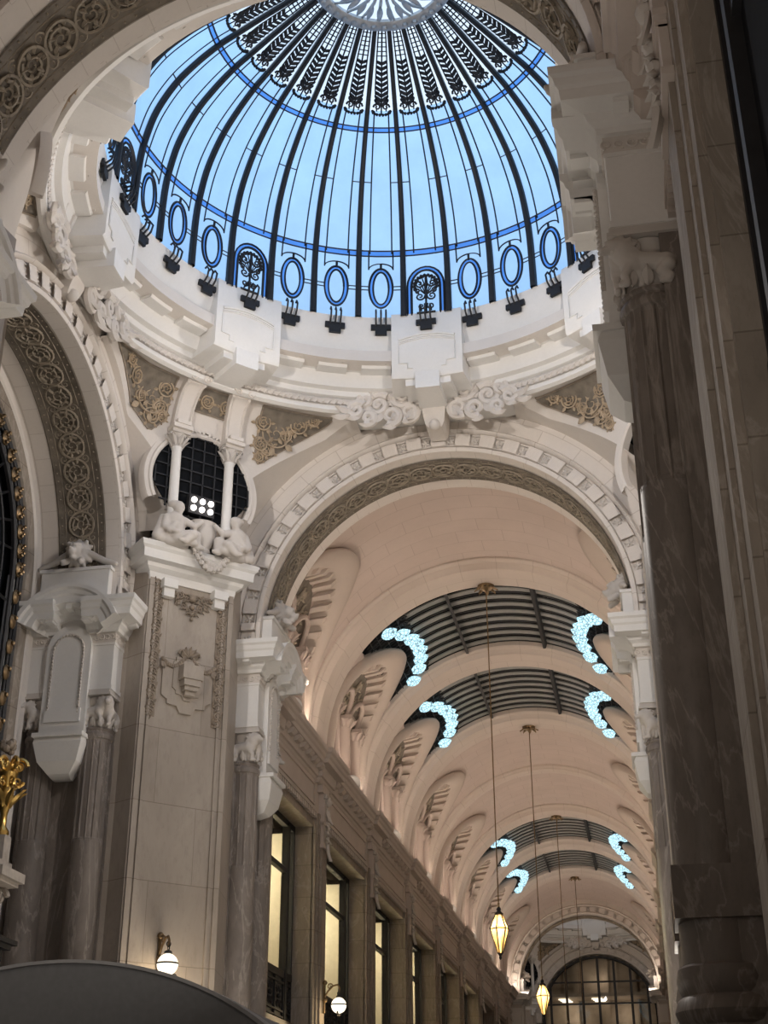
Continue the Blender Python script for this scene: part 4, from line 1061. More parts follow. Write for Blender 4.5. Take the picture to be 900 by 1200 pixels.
def ball_finial(yc, sx, label):
    root = thing('ball_finial', label, 'finial', (sx * 3.3, yc, 9.7), None, 'thing')
    b = MB(); b.ball((sx * 3.42, yc, 9.90), .19, 18, 12); b.build('sphere', M['drum'], root)
    b = MB(); b.lathe([(.13, 9.66), (.15, 9.70), (.10, 9.75)], (sx * 3.42, yc, 0), 16)
    for s in (-1, 1): b.spiral((sx * 3.38, yc + s * .2, 9.74), (0, s, 0), (0, 0, 1), .09, 1.3, .035, .02)
    b.build('scrolled_base', M['cornice'], root)
def skylight(y0, y1, label, nm):
    root = thing('vault_skylight', label, 'skylight', (0, (y0 + y1) / 2, 13.6), None, 'thing')
    def arc(r, y, a0, a1, n=30): return [V((r * sin(a0 + (a1 - a0) * i / n), y, ZS + r * cos(a0 + (a1 - a0) * i / n))) for i in range(n + 1)]
    am = rad(49); L = y1 - y0
    b = MB(); b.grid([arc(4.22, y0 - .7, -rad(60), rad(60)), arc(4.22, y1 + .7, -rad(60), rad(60))]); b.build('dark_roof_glass', M['darkroof'], root)
    ns = 9
    for k in range(ns):
        y = y0 + L * (k + .5) / ns; s = MB(); a1 = rad(31)
        s.grid([arc(r, y + dy, -a1, a1) for r, dy in ((3.80, -.10), (3.80, .09), (3.83, .09), (3.83, -.10))], close_u=True); s.build('louvre_blade', M['slat'], root)
    f = MB()
    for a in (-15, 15):
        ca = rad(a)
        for y in (y0, y1): pass
        r0, r1 = 3.66, 3.92; h = .035
        f.add([V((r * sin(ca) + s * h, y, ZS + r * cos(ca))) for y in (y0 - .1, y1 + .1) for r in (r0, r1) for s in (-1, 1)], [(0, 1, 3, 2), (4, 6, 7, 5), (0, 4, 5, 1), (2, 3, 7, 6), (0, 2, 6, 4), (1, 5, 7, 3)])
    for k in range(ns + 1):
        y = y0 + L * k / ns; f.grid([arc(r, y + dy, -am, am) for r, dy in ((3.82, -.025), (3.82, .025), (3.94, .025), (3.94, -.025))], close_u=True)
    f.build('iron_frame', M['iron'], root)
    for s in (-1, 1):
        e = MB()
        for k in range(26):
            y = y0 + L * (k + .5) / 26; e.tube(arc(3.76, y, s * rad(30), s * rad(48), 6), .013, 4)
        for a in (31, 34, 37, 40, 43, 46): e.tube([V((s * 3.76 * sin(rad(a)), y, ZS + 3.76 * cos(rad(a)))) for y in (y0, y1)], .013, 4)
        for k in range(13):
            y = y0 + L * (k + .5) / 13; c = V((s * 3.74 * sin(rad(32)), y, ZS + 3.74 * cos(rad(32)))); e.spiral(c, (0, 1, 0), (s * .85, 0, -.53), .13, 1.4, .022, .014, k, 1, 12)
        e.build('ornamental_grille', M['iron'], root)
    # tulip shaped lamps round the hood of each niche
    yc = (y0 + y1) / 2
    for s, sd in ((-1, 'left'), (1, 'right')):
        cl = thing('tulip_lamp_cluster', 'row of glowing blue-white tulip lamps at the ' + sd + ' end of the ' + nm, 'lamps', (s * 2.0, yc, 12.9), None, 'thing')
        ar = MB(); path = []
        DYZ = [(-1.58, 2.30), (-1.07, 2.09), (-.53, 1.97), (-.12, 1.91), (.31, 1.91), (.77, 1.97), (1.21, 2.09), (1.62, 2.29)]
        for k in range(8):
            dy, x = DYZ[k]; y = yc + dy; zz = ZS + sqrt(3.62 ** 2 - x * x)
            p = V((s * x, y, zz)); path.append(V((s * (x + .12), y, zz + .18)))
            d = V((-s * .72, dy * .10, .34)).normalized(); b = MB()
            b.lathe([(.03, -.16), (.07, -.12), (.115, -.04), (.125, .04), (.105, .12), (.055, .19), (.012, .24)], p, 12, ax=d)
            b.build('tulip_shade', M['tulip'], cl)
            ar.lathe([(.02, -.26), (.02, -.17), (.05, -.16), (.045, -.12)], p, 8, ax=d)
        ar.tube(path, .02, 5); ar.build('bracket_rail', M['iron'], cl)
GPROF = [(9.10, -.1), (9.10, .02), (9.14, .05), (9.19, .06), (9.20, .10), (9.40, .12), (9.42, .26), (9.50, .27), (9.53, .30), (9.58, .32), (9.61, .36), (9.66, .365), (9.70, .365), (9.70, -.3)]
PW = .50
def gallery_side(y0, dr, length, sx, pil, wins, nm, far_txt, detail=True, rooms=True, rec=.42):
    """one wall below the vault. pil: list of (t centre, half width); wins: list of (t0, t1)"""
    Y = lambda t: y0 + dr * t
    def bx(mb, t0, t1, x0, x1, z0, z1):   # x measured outward from the axis
        a, b = sorted((Y(t0), Y(t1))); c, d = sorted((sx * x0, sx * x1)); mb.box(c, d, a, b, z0, z1)
    w = MB(); edges = sorted([0, length] + [e for a, b in wins for e in (a, b)])
    solid = [(edges[i], edges[i + 1]) for i in range(0, len(edges), 2)]
    for a, b in solid: bx(w, a, b, WX, WX + rec + .1, 0, 8.2); bx(w, a, b, WX, WX + 1.0, 8.2, 9.65)
    for a, b in wins: bx(w, a, b, WX, WX + 1.0, 8.2, 9.65); bx(w, a, b, WX, WX + 1.0, 0, 2.2)
    wall = struct(w.build('wall_' + nm, M['ash'], None, (sx * WX, Y(length / 2), 0)), 'marble gallery wall with windows, ' + far_txt, 'wall')
    # frieze and cornice
    c = MB(); path = []
    def cp(t, x): path.append(V((sx * x, Y(t), 0)))
    cp(0.0, WX)
    for tc, hw in pil: cp(tc - hw, WX); cp(tc - hw, WX - .09); cp(tc + hw, WX - .09); cp(tc + hw, WX)
    cp(length, WX)
    flip = (sx * dr) > 0
    c.sweep(GPROF, path if flip else path[::-1], (0, 0, 1))
    co = struct(c.build('trim_cornice_' + nm, M['cornice'], None, (sx * WX, Y(length / 2), 9.4)), 'long projecting cornice with scroll brackets, ' + far_txt, 'cornice')
    fr = MB(); bx(fr, 0, length, WX - .03, WX + .1, 8.50, 9.12); 
    dn = MB(); bays = []
    ts = [0] + [e for tc, hw in pil for e in (tc - hw, tc + hw)] + [length]
    for i in range(0, len(ts), 2):
        a, b = ts[i], ts[i + 1]
        if b - a < .8: continue
        bays.append((a, b))
        for q in (a + .12, b - .16): bx(fr, q, q + .04, WX - .055, WX, 8.60, 9.05)
        for z in (8.60, 9.01): bx(fr, a + .12, b - .12, WX - .055, WX, z, z + .04)
        bx(fr, a, b, WX - .09, WX, 8.46, 8.52)
    fr.build('frieze', M['cornice'], wall)
    if detail:
        md = MB(); 
        for a, b in bays:
            n = max(2, round((b - a) / .50))
            for k in range(n):
                t = a + (b - a) * (k + .5) / n; m2 = MB()
                rows = [[(WX + .1, 9.42), (WX - .24, 9.42), (WX - .25, 9.37), (WX - .20, 9.31), (WX - .12, 9.30), (WX - .09, 9.22), (WX - .05, 9.19), (WX + .1, 9.19)]]
                P = rows[0]; A = [V((sx * x, Y(t - .12), z)) for x, z in P]; B = [V((sx * x, Y(t + .12), z)) for x, z in P]; nn = len(P)
                md.add(A + B, [list(range(nn)), list(range(nn, 2 * nn))[::-1]] + [(i, (i + 1) % nn, nn + (i + 1) % nn, nn + i) for i in range(nn)])
            n = int((b - a) / .15)
            for k in range(n): t = a + (b - a) * (k + .5) / n; bx(dn, t - .045, t + .045, WX - .075, WX, 8.36, 8.46)
        md.build('scroll_brackets', M['cornice'], co); dn.build('dentil_row', M['cornice'], wall)
    # pilasters
    for i, (tc, hw) in enumerate(pil):
        root = thing('wall_pilaster', (ORD[i] + ' pilaster with carved white head from the crossing, ' + far_txt), 'pilaster', (sx * WX, Y(tc), 0), 'pilasters ' + far_txt, 'thing')
        s = MB(); bx(s, tc - hw, tc + hw, WX - .05, WX + .02, 0, 8.5); bx(s, tc - hw * .68, tc + hw * .68, WX - .08, WX - .04, 0, 8.5); bx(s, tc - hw * .40, tc + hw * .40, WX - .12, WX - .07, 0, 7.85)
        s.build('shaft', M['ash'], root)
        k = MB(); q = hw * .42
        bx(k, tc - hw * .72, tc + hw * .72, WX - .15, WX + .02, 8.93, 9.0); bx(k, tc - hw * .62, tc + hw * .62, WX - .13, WX + .02, 9.0, 9.12); bx(k, tc - q, tc + q, WX - .16, WX, 8.30, 8.93); bx(k, tc - q * 1.15, tc + q * 1.15, WX - .17, WX, 8.36, 8.42); bx(k, tc - q, tc + q, WX - .14, WX, 7.9, 8.32); bx(k, tc - q * 1.2, tc + q * 1.2, WX - .16, WX, 7.84, 7.90)
        k.build('carved_head', M['cornice'], root)
        if detail:
            g = MB(); E = V((0, dr, 0)); Z = V((0, 0, 1)); en = V((-sx, 0, 0)); pc = V((sx * (WX - .17), Y(tc), 0))
            for s_ in (-1, 1):
                g.spiral(pc + E * s_ * q * .7 + Z * 8.82, E * s_, Z, .10, 1.5, .035, .018); g.leaf(pc + E * s_ * q * .4 + Z * 8.66, -Z, E, en, .3, .12, .02)
                g.leaf(pc + E * s_ * q * .3 + Z * 8.78, (E * s_ + Z * .3).normalized(), Z, en, .18, .1, .02)
            g.ball(pc + Z * 8.78, .09, 8, 6)
            for m in range(7): g.ball(pc + Z * (8.52 - m * .09) + E * (.03 if m % 2 else -.03), .075 - m * .006, 7, 5)
            for s_ in (-1, 1):
                for m in range(4): g.leaf(pc + Z * (8.5 - m * .14), (E * s_ - Z * .8).normalized(), E, en, .17, .09, .02, .3)
            g.leaf(pc + Z * 7.95, -Z, E, en, .35, .14, .03, .2)
            g.build('garland_drop', M['lion'], root)
    # windows
    for i, (a, b) in enumerate(wins):
        xg = WX + rec; f = MB()
        m1, m2 = a + .52, b - .52
        bx(f, a, b, xg - .05, xg + .06, 8.08, 8.2); bx(f, a, a + .07, xg - .05, xg + .06, 2.2, 8.2); bx(f, b - .07, b, xg - .05, xg + .06, 2.2, 8.2)
        bx(f, m1 - .06, m1 + .06, xg - .08, xg + .06, 2.2, 8.15); bx(f, m2 - .06, m2 + .06, xg - .08, xg + .06, 2.2, 8.15)
        bx(f, m1, m2, xg - .05, xg + .05, 7.18, 7.27); bx(f, a, b, xg - .06, xg + .06, 5.24, 5.36); bx(f, a, b, xg - .03, xg + .04, 4.46, 5.3)
        W_ = struct(f.build('window_%s_%d' % (nm, i + 1), M['iron'], None, (sx * xg, Y((a + b) / 2), 4.4)), ORD[i] + ' black framed window from the crossing, ' + far_txt, 'window')
        g = MB(); g.add([V((sx * xg, Y(t), z)) for t, z in ((a + .05, 5.3), (b - .05, 5.3), (b - .05, 8.1), (a + .05, 8.1))], [(0, 1, 2, 3)]); g.build('window_glass', M['window'] if rooms else M['darkglass'], W_)
        if detail:
            r = MB(); E = V((0, dr, 0)); Z = V((0, 0, 1))
            for (p, q, n) in ((m1 + .12, m2 - .12, max(2, int((m2 - m1) / .55))), (a + .1, m1 - .1, 1), (m2 + .1, b - .1, 1)):
                for z in (4.52, 4.62, 5.12, 5.22): bx(r, p, q, xg - .075, xg - .03, z, z + .03)
                for k in range(n + 1): t = p + (q - p) * k / n; bx(r, t - .015, t + .015, xg - .075, xg - .03, 4.5, 5.24)
                for k in range(n):
                    t = p + (q - p) * (k + .5) / n; c = V((sx * (xg - .06), Y(t), 4.88))
                    for s_ in (-1, 1):
                        for z_ in (-1, 1): r.spiral(c + E * s_ * .1 + Z * z_ * .11, E * s_, Z * z_, .095, 1.4, .016, .01, 0, 1, 12, None, 4)
                    r.ball(c, .05, 8, 5)
            r.build('iron_railing', M['iron'], W_)
            s = MB(); bx(s, a, b, WX + .30, WX + .5, 3.55, 4.48); bx(s, a, b, WX + .12, WX + .5, 4.30, 4.36); bx(s, a, b, WX + .16, WX + .5, 4.24, 4.30); bx(s, a, b, WX + .08, WX + .5, 3.50, 3.58); bx(s, a, b, WX + .14, WX + .5, 3.58, 3.66)
            for k in range(3): p = a + .2 + (b - a - .4) * k / 3; bx(s, p, p + (b - a - .4) / 3 - .1, WX + .26, WX + .32, 3.78, 4.14)
            s.build('timber_spandrel', M['wood'], W_)
    if rooms:
        r = MB(); bx(r, 0, length, WX + 3.2, WX + 3.3, 2.0, 9.4); bx(r, 0, length, WX + rec + .1, WX + 3.3, 8.2, 8.3); bx(r, 0, length, WX + rec + .1, WX + 3.3, 1.9, 2.0)
        for a, b in solid: bx(r, (a + b) / 2 - .05, (a + b) / 2 + .05, WX + rec + .1, WX + 3.3, 2, 8.7)
        bx(r, .0, .05, WX + .9, WX + 3.3, 2, 8.7); bx(r, length - .05, length, WX + .9, WX + 3.3, 2, 8.7)
        struct(r.build('wall_rooms_' + nm, M['room'], None, (sx * (WX + 3), Y(length / 2), 5)), 'cream walls of the lit rooms behind the windows, ' + far_txt, 'wall')
    else:
        r = MB(); bx(r, 0, length, WX + .95, WX + 1.1, 0, 9.4)
        struct(r.build('wall_back_' + nm, M['darkroof'], None, (sx * (WX + 1), Y(length / 2), 5)), 'dark rooms behind the windows, ' + far_txt, 'wall')
PIL = [(.88, .60)] + [(5.25 + 5.2 * k, PW) for k in range(7)]
WINS = [(1.60, 4.75)] + [(5.75 + 5.2 * k, 9.95 + 5.2 * k) for k in range(6)] + [(36.95, 40.4)]
PIL.append((41.4, .9))
GL = YE - YB
gallery_side(YB, 1, GL, -1, PIL, WINS, 'left', 'left side of the far gallery')
gallery_side(YB, 1, GL, 1, PIL, WINS, 'right', 'right side of the far gallery', False, False)
ribs = [RIB0 + BAY * k for k in range(7)]
bayc = [YB + .05 + (RIB0 - .7 - YB) / 2] + [RIB0 + BAY * (k + .5) for k in range(6)] + [61.5]
SKY = {1: ('first skylight', 'nearest to the crossing'), 2: ('second skylight', 'second from the crossing'), 5: ('third skylight', 'third from the crossing'), 6: ('farthest skylight', 'farthest from the crossing')}
skies = [(ribs[k - 1] + .6, ribs[k] - .6) for k in SKY]
vault('ceiling_vault', 'long barrel vault of the far gallery in pinkish plaster', YB - .05, YE + .05, bayc, skies)
for k, y in enumerate(ribs): rib(y, ORD[k] + ' moulded rib across the far vault, counted from the crossing', RTHIN if k == 3 else RPROF)
for k, y in enumerate(bayc):
    for sx, sd in ((-1, 'left'), (1, 'right')):
        niche(y, sx, ORD[k] + ' arched niche from the crossing on the ' + sd + ' side of the far vault')
        ball_finial(y, sx, 'stone ball on the cornice below the ' + ORD[k] + ' ' + sd + ' vault niche')
for k, (nm, tx) in SKY.items(): skylight(ribs[k - 1] + .6, ribs[k] - .6, 'louvred iron skylight in the far vault, ' + tx, nm)
# lantern pendants
def lantern(y, label):
    root = thing('pendant_lantern', label, 'lantern', (0, y, 6.0), None, 'thing')
    b = MB(); b.lathe([(.02, 13.40), (.05, 13.40), (.16, 13.47), (.19, 13.52), (.19, 13.56), (0.02, 13.56)], (0, y, 0), 16)
    for k in range(8): a = k * pi / 4; b.leaf((0 + .1 * cos(a), y + .1 * sin(a), 13.48), (cos(a), sin(a), -.2), (-sin(a), cos(a), 0), (0, 0, -1), .16, .1, .015)
    b.build('ceiling_rose', M['brass'], root)
    b = MB(); b.tube([(0, y, 13.45), (0, y, 6.75)], .013, 5)
    for k in range(4):
        z = 6.72 - .055 * k; b.lathe([(.006, -.03), (.022, -.02), (.022, .02), (.006, .03)], (0, y, z), 6)
    b.build('chain', M['brass'], root)
    H = [(6.52, .07), (6.24, .185), (5.78, .045)]
    fr = MB()
    for k in range(6):
        a = 2 * pi * k / 6 + .3; a2 = a + pi / 3
        P = [V((r * cos(a), y + r * sin(a), z)) for z, r in H]; Q = [V((r * cos(a2), y + r * sin(a2), z)) for z, r in H]
        fr.tube(P, .012, 4); 
        for i in range(3): fr.tube([P[i], Q[i]], .012, 4)
    fr.lathe([(.02, 6.66), (.05, 6.62), (.035, 6.58), (.09, 6.53), (.075, 6.50)], (0, y, 0), 12); fr.lathe([(.005, 5.66), (.03, 5.70), (.02, 5.73), (.05, 5.78)], (0, y, 0), 12)
    fr.build('iron_frame', M['iron'], root)
    g = MB(); g.grid([[V((r * .97 * cos(2 * pi * k / 6 + .3), y + r * .97 * sin(2 * pi * k / 6 + .3), z)) for k in range(6)] for z, r in H], close_v=True, smooth=False); g.build('amber_glass', M['amber'], root)
    b = MB(); b.ball((0, y, 6.12), (.05, .05, .10), 10, 8); b.tube([(0, y, 5.8), (0, y, 6.04)], .018, 6); b.build('bulb', M['bulb'], root)
def amber():
    m, nt, b, o = nmat('amber_glass'); nt.nodes.remove(b)
    tr = nt.nodes.new('ShaderNodeBsdfTransparent'); tl = nt.nodes.new('ShaderNodeBsdfTranslucent'); mx = nt.nodes.new('ShaderNodeMixShader')
    co = coords(nt); c = ramp(nt, noise(nt, co, 7, 3), [(.3, (.85, .62, .30)), (.7, (1, .84, .55))])
    nt.links.new(c, tr.inputs[0]); nt.links.new(c, tl.inputs[0]); mx.inputs[0].default_value = .45
    nt.links.new(tl.outputs[0], mx.inputs[1]); nt.links.new(tr.outputs[0], mx.inputs[2]); nt.links.new(mx.outputs[0], o.inputs[0]); return m
M['amber'] = amber()
for y, t in ((27.4, 'nearest amber pendant lantern hanging on a long chain'), (37.65, 'second amber pendant lantern, lower in view before the end window'), (48.1, 'third pendant lantern, only its chain and ceiling rose in view'), (58.6, 'farthest pendant lantern, only its chain and ceiling rose in view')): lantern(y, t)

# ------------------------------------------------------------------ near part of the gallery, around the camera
NL = 17.5
PN = [(1.75, .80), (10.45, PW), (15.65, PW)]; WN = [(2.62, 9.9), (10.95, 15.15)]
gallery_side(YN - DP, -1, NL, 1, PN, WN, 'near_right', 'near right side', True, False, .20)
gallery_side(YN - DP, -1, NL, -1, PN, WN, 'near_left', 'near left side', False, False)
vault('ceiling_near_vault', 'barrel vault over the near part of the gallery', YN - DP - NL, YN - DP + .05, [], [])
fl = MB(); fl.box(-9.5, 9.5, -9.0, 92, -.1, 0); struct(fl.build('floor', M['floor'], None, (0, 30, 0)), 'marble floor of the gallery', 'floor')
bw = MB(); bw.box(-5, 5, -9.0, -8.7, 0, 15); struct(bw.build('wall_back', M['ash'], None, (0, -9, 0)), 'wall at the near end of the gallery', 'wall')
# ------------------------------------------------------------------ shell of the crossing, side window, portal
def shell(y0, y1, name, label, xw=8.2):
    s = MB()
    for x in (-xw, xw): s.box(min(x, x + .2 * (1 if x > 0 else -1)), max(x, x + .2 * (1 if x > 0 else -1)), y0, y1, 0, 14.3)
    for y in (y0 + .02, y1 - .02):
        G = lambda a, d, z: (a, y, z)
        rows = [arch_pts(G, 4.1, 0, 40, 0), [V((max(-xw, min(xw, q.x * 5)), q.y, min(14.3, q.z * 1.0 if q.z < 1 else 10 + (q.z - 10) * 5 if q.z > 10 else q.z))) for q in arch_pts(G, 4.1, 0, 40, 0)]]; s.grid(rows)
    return struct(s.build(name, M['darkroof'], None, (0, (y0 + y1) / 2, 0)), label, 'wall')
shell(YN - DP + .03, YB - .03, 'wall_shell', 'outer walls behind the corners of the crossing')
m = MB(); G = lambda a, d, z: (-6.03 - d, YC + .05 + a, z)
arch_grid(m, G, [(3.4, .06), (2.95, .06), (2.93, .0), (2.90, -.03), (2.86, .0), (2.80, .0), (2.77, .03)], 64, 0)
inner = struct(m.build('wall_left_inner_arch', M['plaster'], None, G(0, 0, 0)), 'white inner order of the left side arch around the iron window', 'arch')
m = MB(); arch_grid(m, G, [(2.78, .03), (2.60, .06), (2.58, .10), (2.58, .45)], 64, 0); m.build('stone_reveal', M['ash'], inner)
W = MB()
for r, t in ((2.55, .055), (2.46, .03), (2.28, .05), (1.9, .025), (1.3, .03)):
    W.tube(arch_pts(G, r, .14, 56, 4.6), t, 6)
for i in range(1, 16):
    t = pi * i / 16; W.tube([G(.3 * cos(t), .16, ZS + .3 * sin(t)), G(2.3 * cos(t), .16, ZS + 2.3 * sin(t))], .022, 4)
for i in range(-6, 7): W.tube([G(i * .37, .16, 4.6), G(i * .37, .16, ZS)], .022, 4)
for z in (5.6, 6.6, 7.6, 8.6, 9.6): W.tube([G(-2.5, .16, z), G(2.5, .16, z)], .03, 4)
lw = struct(W.build('window_left_arch', M['iron'], None, G(0, .16, 8)), 'tall black iron arched window in the left side arch', 'window')
g = MB(); g.prism([(YC + .05 + (2.6 * cos(pi * i / 40)), ZS + 2.6 * sin(pi * i / 40)) for i in range(41)] + [(YC - 2.55, 0), (YC + 2.65, 0)], -6.32, -6.30, 0); g.build('dark_glass', M['darkglass'], lw)
g = MB(); arch_grid(g, G, [(2.42, .15), (2.33, .15)], 60, 4.6); g.build('pale_glass_band', M['slat'], lw)
k = MB()
for i in range(25):
    t = pi * (i + .5) / 25
    c = V(G(2.37 * cos(t), .08, ZS + 2.37 * sin(t))); k.ball(c, (.05, .09, .13), 8, 6)
    for q in range(4): k.ball(c + V((.05, .03 * (q % 2 * 2 - 1), -.09 + .06 * q)), .035, 6, 4)
for z in (9.7, 9.3, 8.9, 8.5, 8.1, 7.7):
    c = V(G(2.37, .08, z)); k.ball(c, (.05, .08, .12), 8, 6); k.ball(c + V((.05, 0, .05)), .04, 6, 4)
k.build('leaf_boss', M['brass'], lw)
m = MB(); m.box(-6.5, -6.45, 10, 21, 0, 13.9); struct(m.build('wall_left_back', M['darkroof'], None, (-6.5, YC, 0)), 'dark wall behind the iron window', 'wall')
m = MB(); m.box(6.2, 6.4, 10, 21, 0, 13.9); struct(m.build('wall_right_back', M['plaster'], None, (6.3, YC, 0)), 'plain wall closing the right side arch', 'wall')
# portal pieces at the left edge
gl = thing('gilded_ornament', 'gilded scrolled ornament on a stone bracket at the left edge', 'ornament', (-5.55, 17.05, 5.9), None, 'thing')
b = MB(); b.lathe([(.09, 5.92), (.10, 5.98), (.05, 6.05), (.045, 6.2), (.08, 6.35), (.10, 6.48), (.06, 6.58), (.10, 6.68), (.13, 6.78), (.08, 6.86), (.03, 6.9)], (-5.56, 17.05, 0), 20)
for q in range(8): a = q * pi / 4; b.leaf((-5.56 + .05 * cos(a), 17.05 + .05 * sin(a), 6.3), (.5 * cos(a), .5 * sin(a), 1), (-sin(a), cos(a), 0), (cos(a), sin(a), 0), .24, .1, .02, .4)
b.build('stem', M['gold'], gl)
b = MB()
for q in range(6):
    a = q * pi / 3 + .35; d = V((cos(a), sin(a), 0)); b.spiral(V((-5.56, 17.05, 6.88)) + d * .13, d, (0, 0, 1), .11, 1.5, .03, .014); b.spiral(V((-5.56, 17.05, 6.66)) + d * .13, d, (0, 0, -1), .08, 1.4, .024, .012)
b.build('scroll', M['gold'], gl)
sh = thing('stone_bracket_shelf', 'pale stone shelf on a scrolled bracket at the left edge', 'shelf', (-5.6, 17.0, 5.3), None, 'thing')
b = MB(); b.box(-6.4, -5.22, 16.5, 17.2, 5.30, 5.42); b.box(-6.4, -5.28, 16.55, 17.15, 5.24, 5.30); b.box(-6.4, -5.38, 16.6, 17.1, 5.42, 5.55); b.box(-5.66, -5.46, 16.95, 17.15, 5.55, 5.92); b.build('slab', M['stone'], sh)
b = MB(); b.box(-6.4, -5.5, 16.7, 17.05, 4.85, 5.24)
for q in (16.68, 17.07): b.spiral((-5.5, q, 5.12), (1, 0, 0), (0, 0, 1), .12, 1.5, .04, .02)
b.tube([(-5.5, 16.9, 5.12), (-5.5, 16.88, 5.12)], .12, 12); b.build('scrolled_bracket', M['stone'], sh)
dk = MB(); dk.box(-6.4, -5.2, 16.6, 17.15, 4.50, 4.56); dk.box(-6.4, -5.26, 16.65, 17.1, 4.44, 4.50); dk.box(-6.4, -5.35, 16.7, 17.05, 4.30, 4.44)
tag(dk.build('dark_shelf', M['iron'], None, (-5.8, 16.9, 4.4)), 'small black moulded shelf at the bottom of the left edge', 'shelf')
pd = thing('arched_pediment', 'stone arched pediment with carved leaf end at the left edge', 'pediment', (-5.7, 16.6, 7.3), None, 'thing')
b = MB(); b.sweep([(-.1, 0), (.1, 0), (.12, .05), (.08, .12), (-.1, .12)], [(-6.0, 16.45 + .62 * cos(a), 7.0 + .62 * sin(a)) for a in [pi * i / 20 for i in range(21)]], (1, 0, 0)); b.build('arch_moulding', M['stone'], pd)
b = MB()
for q in range(9): a = q * .7; b.ball((-5.62 + .06 * cos(a), 17.05 + .08 * sin(a), 7.16 + .05 * cos(a * 2)), .06, 7, 5)
b.build('leaf_carving', M['relief'], pd)

# ------------------------------------------------------------------ wall lamps with glass globes
def wall_lamp(p, out, label, drop=.0):
    p = V(p); out = V(out).normalized(); Z = V((0, 0, 1)); side = Z.cross(out)
    root = thing('globe_wall_lamp', label, 'lamp', p, None, 'thing')
    b = MB(); b.tube([p - Z * .30 + out * .03, p + Z * .22 + out * .03], .025, 6); b.ball(p + Z * .26 + out * .04, .05, 8, 6); b.ball(p - Z * .06 + out * .05, .05, 8, 6)
    b.tube([p - Z * .02 + out * .03, p + Z * .10 + out * .10, p + Z * .20 + out * .20, p + Z * .22 + out * .29, p + Z * .16 + out * .33, p + Z * .08 + out * .32], .018, 6)
    b.spiral(p + Z * .19 + out * .14, out, Z, .06, 1.3, .014, .008)
    b.build('iron_arm', M['brass'], root)
    c = p + out * .32 - Z * .16
    b = MB(); 
    for k in range(2): b.tube([c + Z * (.22 + .05 * k) + (side if k else out) * (.03 * cos(a)) + Z * .035 * sin(a) for a in [2 * pi * i / 12 for i in range(13)]], .008, 4)
    b.lathe([(.02, .19), (.05, .175), (.06, .15), (.045, .14)], c, 14); b.lathe([(.150, .0), (.152, .012), (.150, .024)], c, 24)
    for s in (-1, 1): b.spiral(c - Z * .16 + side * s * .1, side * s, Z, .05, 1.3, .012, .007)
    b.build('globe_mount', M['iron'], root)
    b = MB(); b.ball(c, .145, 20, 14); b.build('glass_globe', M['globe'], root)
    L = bpy.data.lights.new('globe_light', 'POINT'); L.energy = 14; L.color = (1, .74, .42); L.shadow_soft_size = .15
    lo = bpy.data.objects.new('globe_light', L); lo.location = c + out * .02 - Z * .0; COL.objects.link(lo); lo.location = c - out * .0 + Z * -.19
hh = sqrt(.5)
wall_lamp(dpos(-.20, 5.3, 4.60), (hh, -hh, 0), 'iron wall lamp with glowing globe on the corner marble wall')
wall_lamp((-WX + .13, 27.0, 5.02), (1, 0, 0), 'glowing globe wall lamp on the first pilaster below the windows')

# ------------------------------------------------------------------ grey kiosk canopy in the lower left corner
ks = thing('kiosk_canopy', 'dark grey arched canvas canopy in the lower left corner', 'canopy', (.7, 5.4, 0), None, 'thing')
E = [(.70 + 1.08 * cos(pi * i / 60), 1.60 + .775 * sin(pi * i / 60)) for i in range(61)]
b = MB(); b.prism(E, 4.98, 5.0, 1); b.prism(E, 6.3, 6.32, 1); b.grid([[V((x, y, z)) for x, z in E] for y in (4.98, 6.32)]); b.build('canvas', M['canvas'], ks)
b = MB(); b.grid([[V((.7 + (x - .7) * k, y, 1.6 + (z - 1.6) * k)) for x, z in E] for k, y in ((1.0, 4.97), (1.016, 4.97), (1.016, 5.12), (1.0, 5.12))], close_u=True); b.build('hem', M['hem'], ks)
for x in (-.3, 1.7):
    for y in (5.05, 6.25):
        b = MB(); b.tube([(x, y, 0), (x, y, 1.62)], .025, 8); b.build('post', M['iron'], ks)

# ------------------------------------------------------------------ second crossing at the far end
def again(names, note):
    out = []
    for o in [o for o in list(bpy.data.objects) if o.parent is None and o.name in names]:
        out.append(dup(o, (0, DY2, 0), note(o['label'])))
    return out
short = lambda l: ' '.join(('in the far second crossing, ' + l).split()[:15])
want = []
for o in list(bpy.data.objects):
    if o.parent is not None or 'label' not in o: continue
    l = o['label']
    if o.name in ('wall_far_arch', 'wall_near_arch', 'wall_drum', 'ceiling_crossing', 'wall_pendentive_far_left', 'wall_pendentive_far_right', 'wall_corner_far_left', 'wall_corner_far_right', 'wall_far_left_pier', 'wall_far_right_pier', 'wall_near_left_pier', 'wall_near_right_pier', 'wall_pendentive_near_left', 'wall_pendentive_near_right'): want.append(o.name)
    if l.startswith(('big scrollwork', 'black round window', 'left white colonnette', 'right white colonnette', 'white ledge carrying')): want.append(o.name)
copies = again(want, short)
def again_pier(key, names):
    T = FRAMES[key]; U = lambda u, v, w: tuple(V(T(u, v, w)) + V((0, DY2, 0)))
    entablature(U, names[0]); column(U, U1, names[1]); column(U, U2, names[2]); lion_head(U, names[3])
again_pier('near_left', ('entablature of the left pier at the far end of the gallery', 'first column at the left far end of the gallery', 'second column at the left far end of the gallery', 'lion head at the left foot of the farthest arch'))
again_pier('near_right', ('entablature of the right pier at the far end of the gallery', 'first column at the right far end of the gallery', 'second column at the right far end of the gallery', 'lion head at the right foot of the farthest arch'))
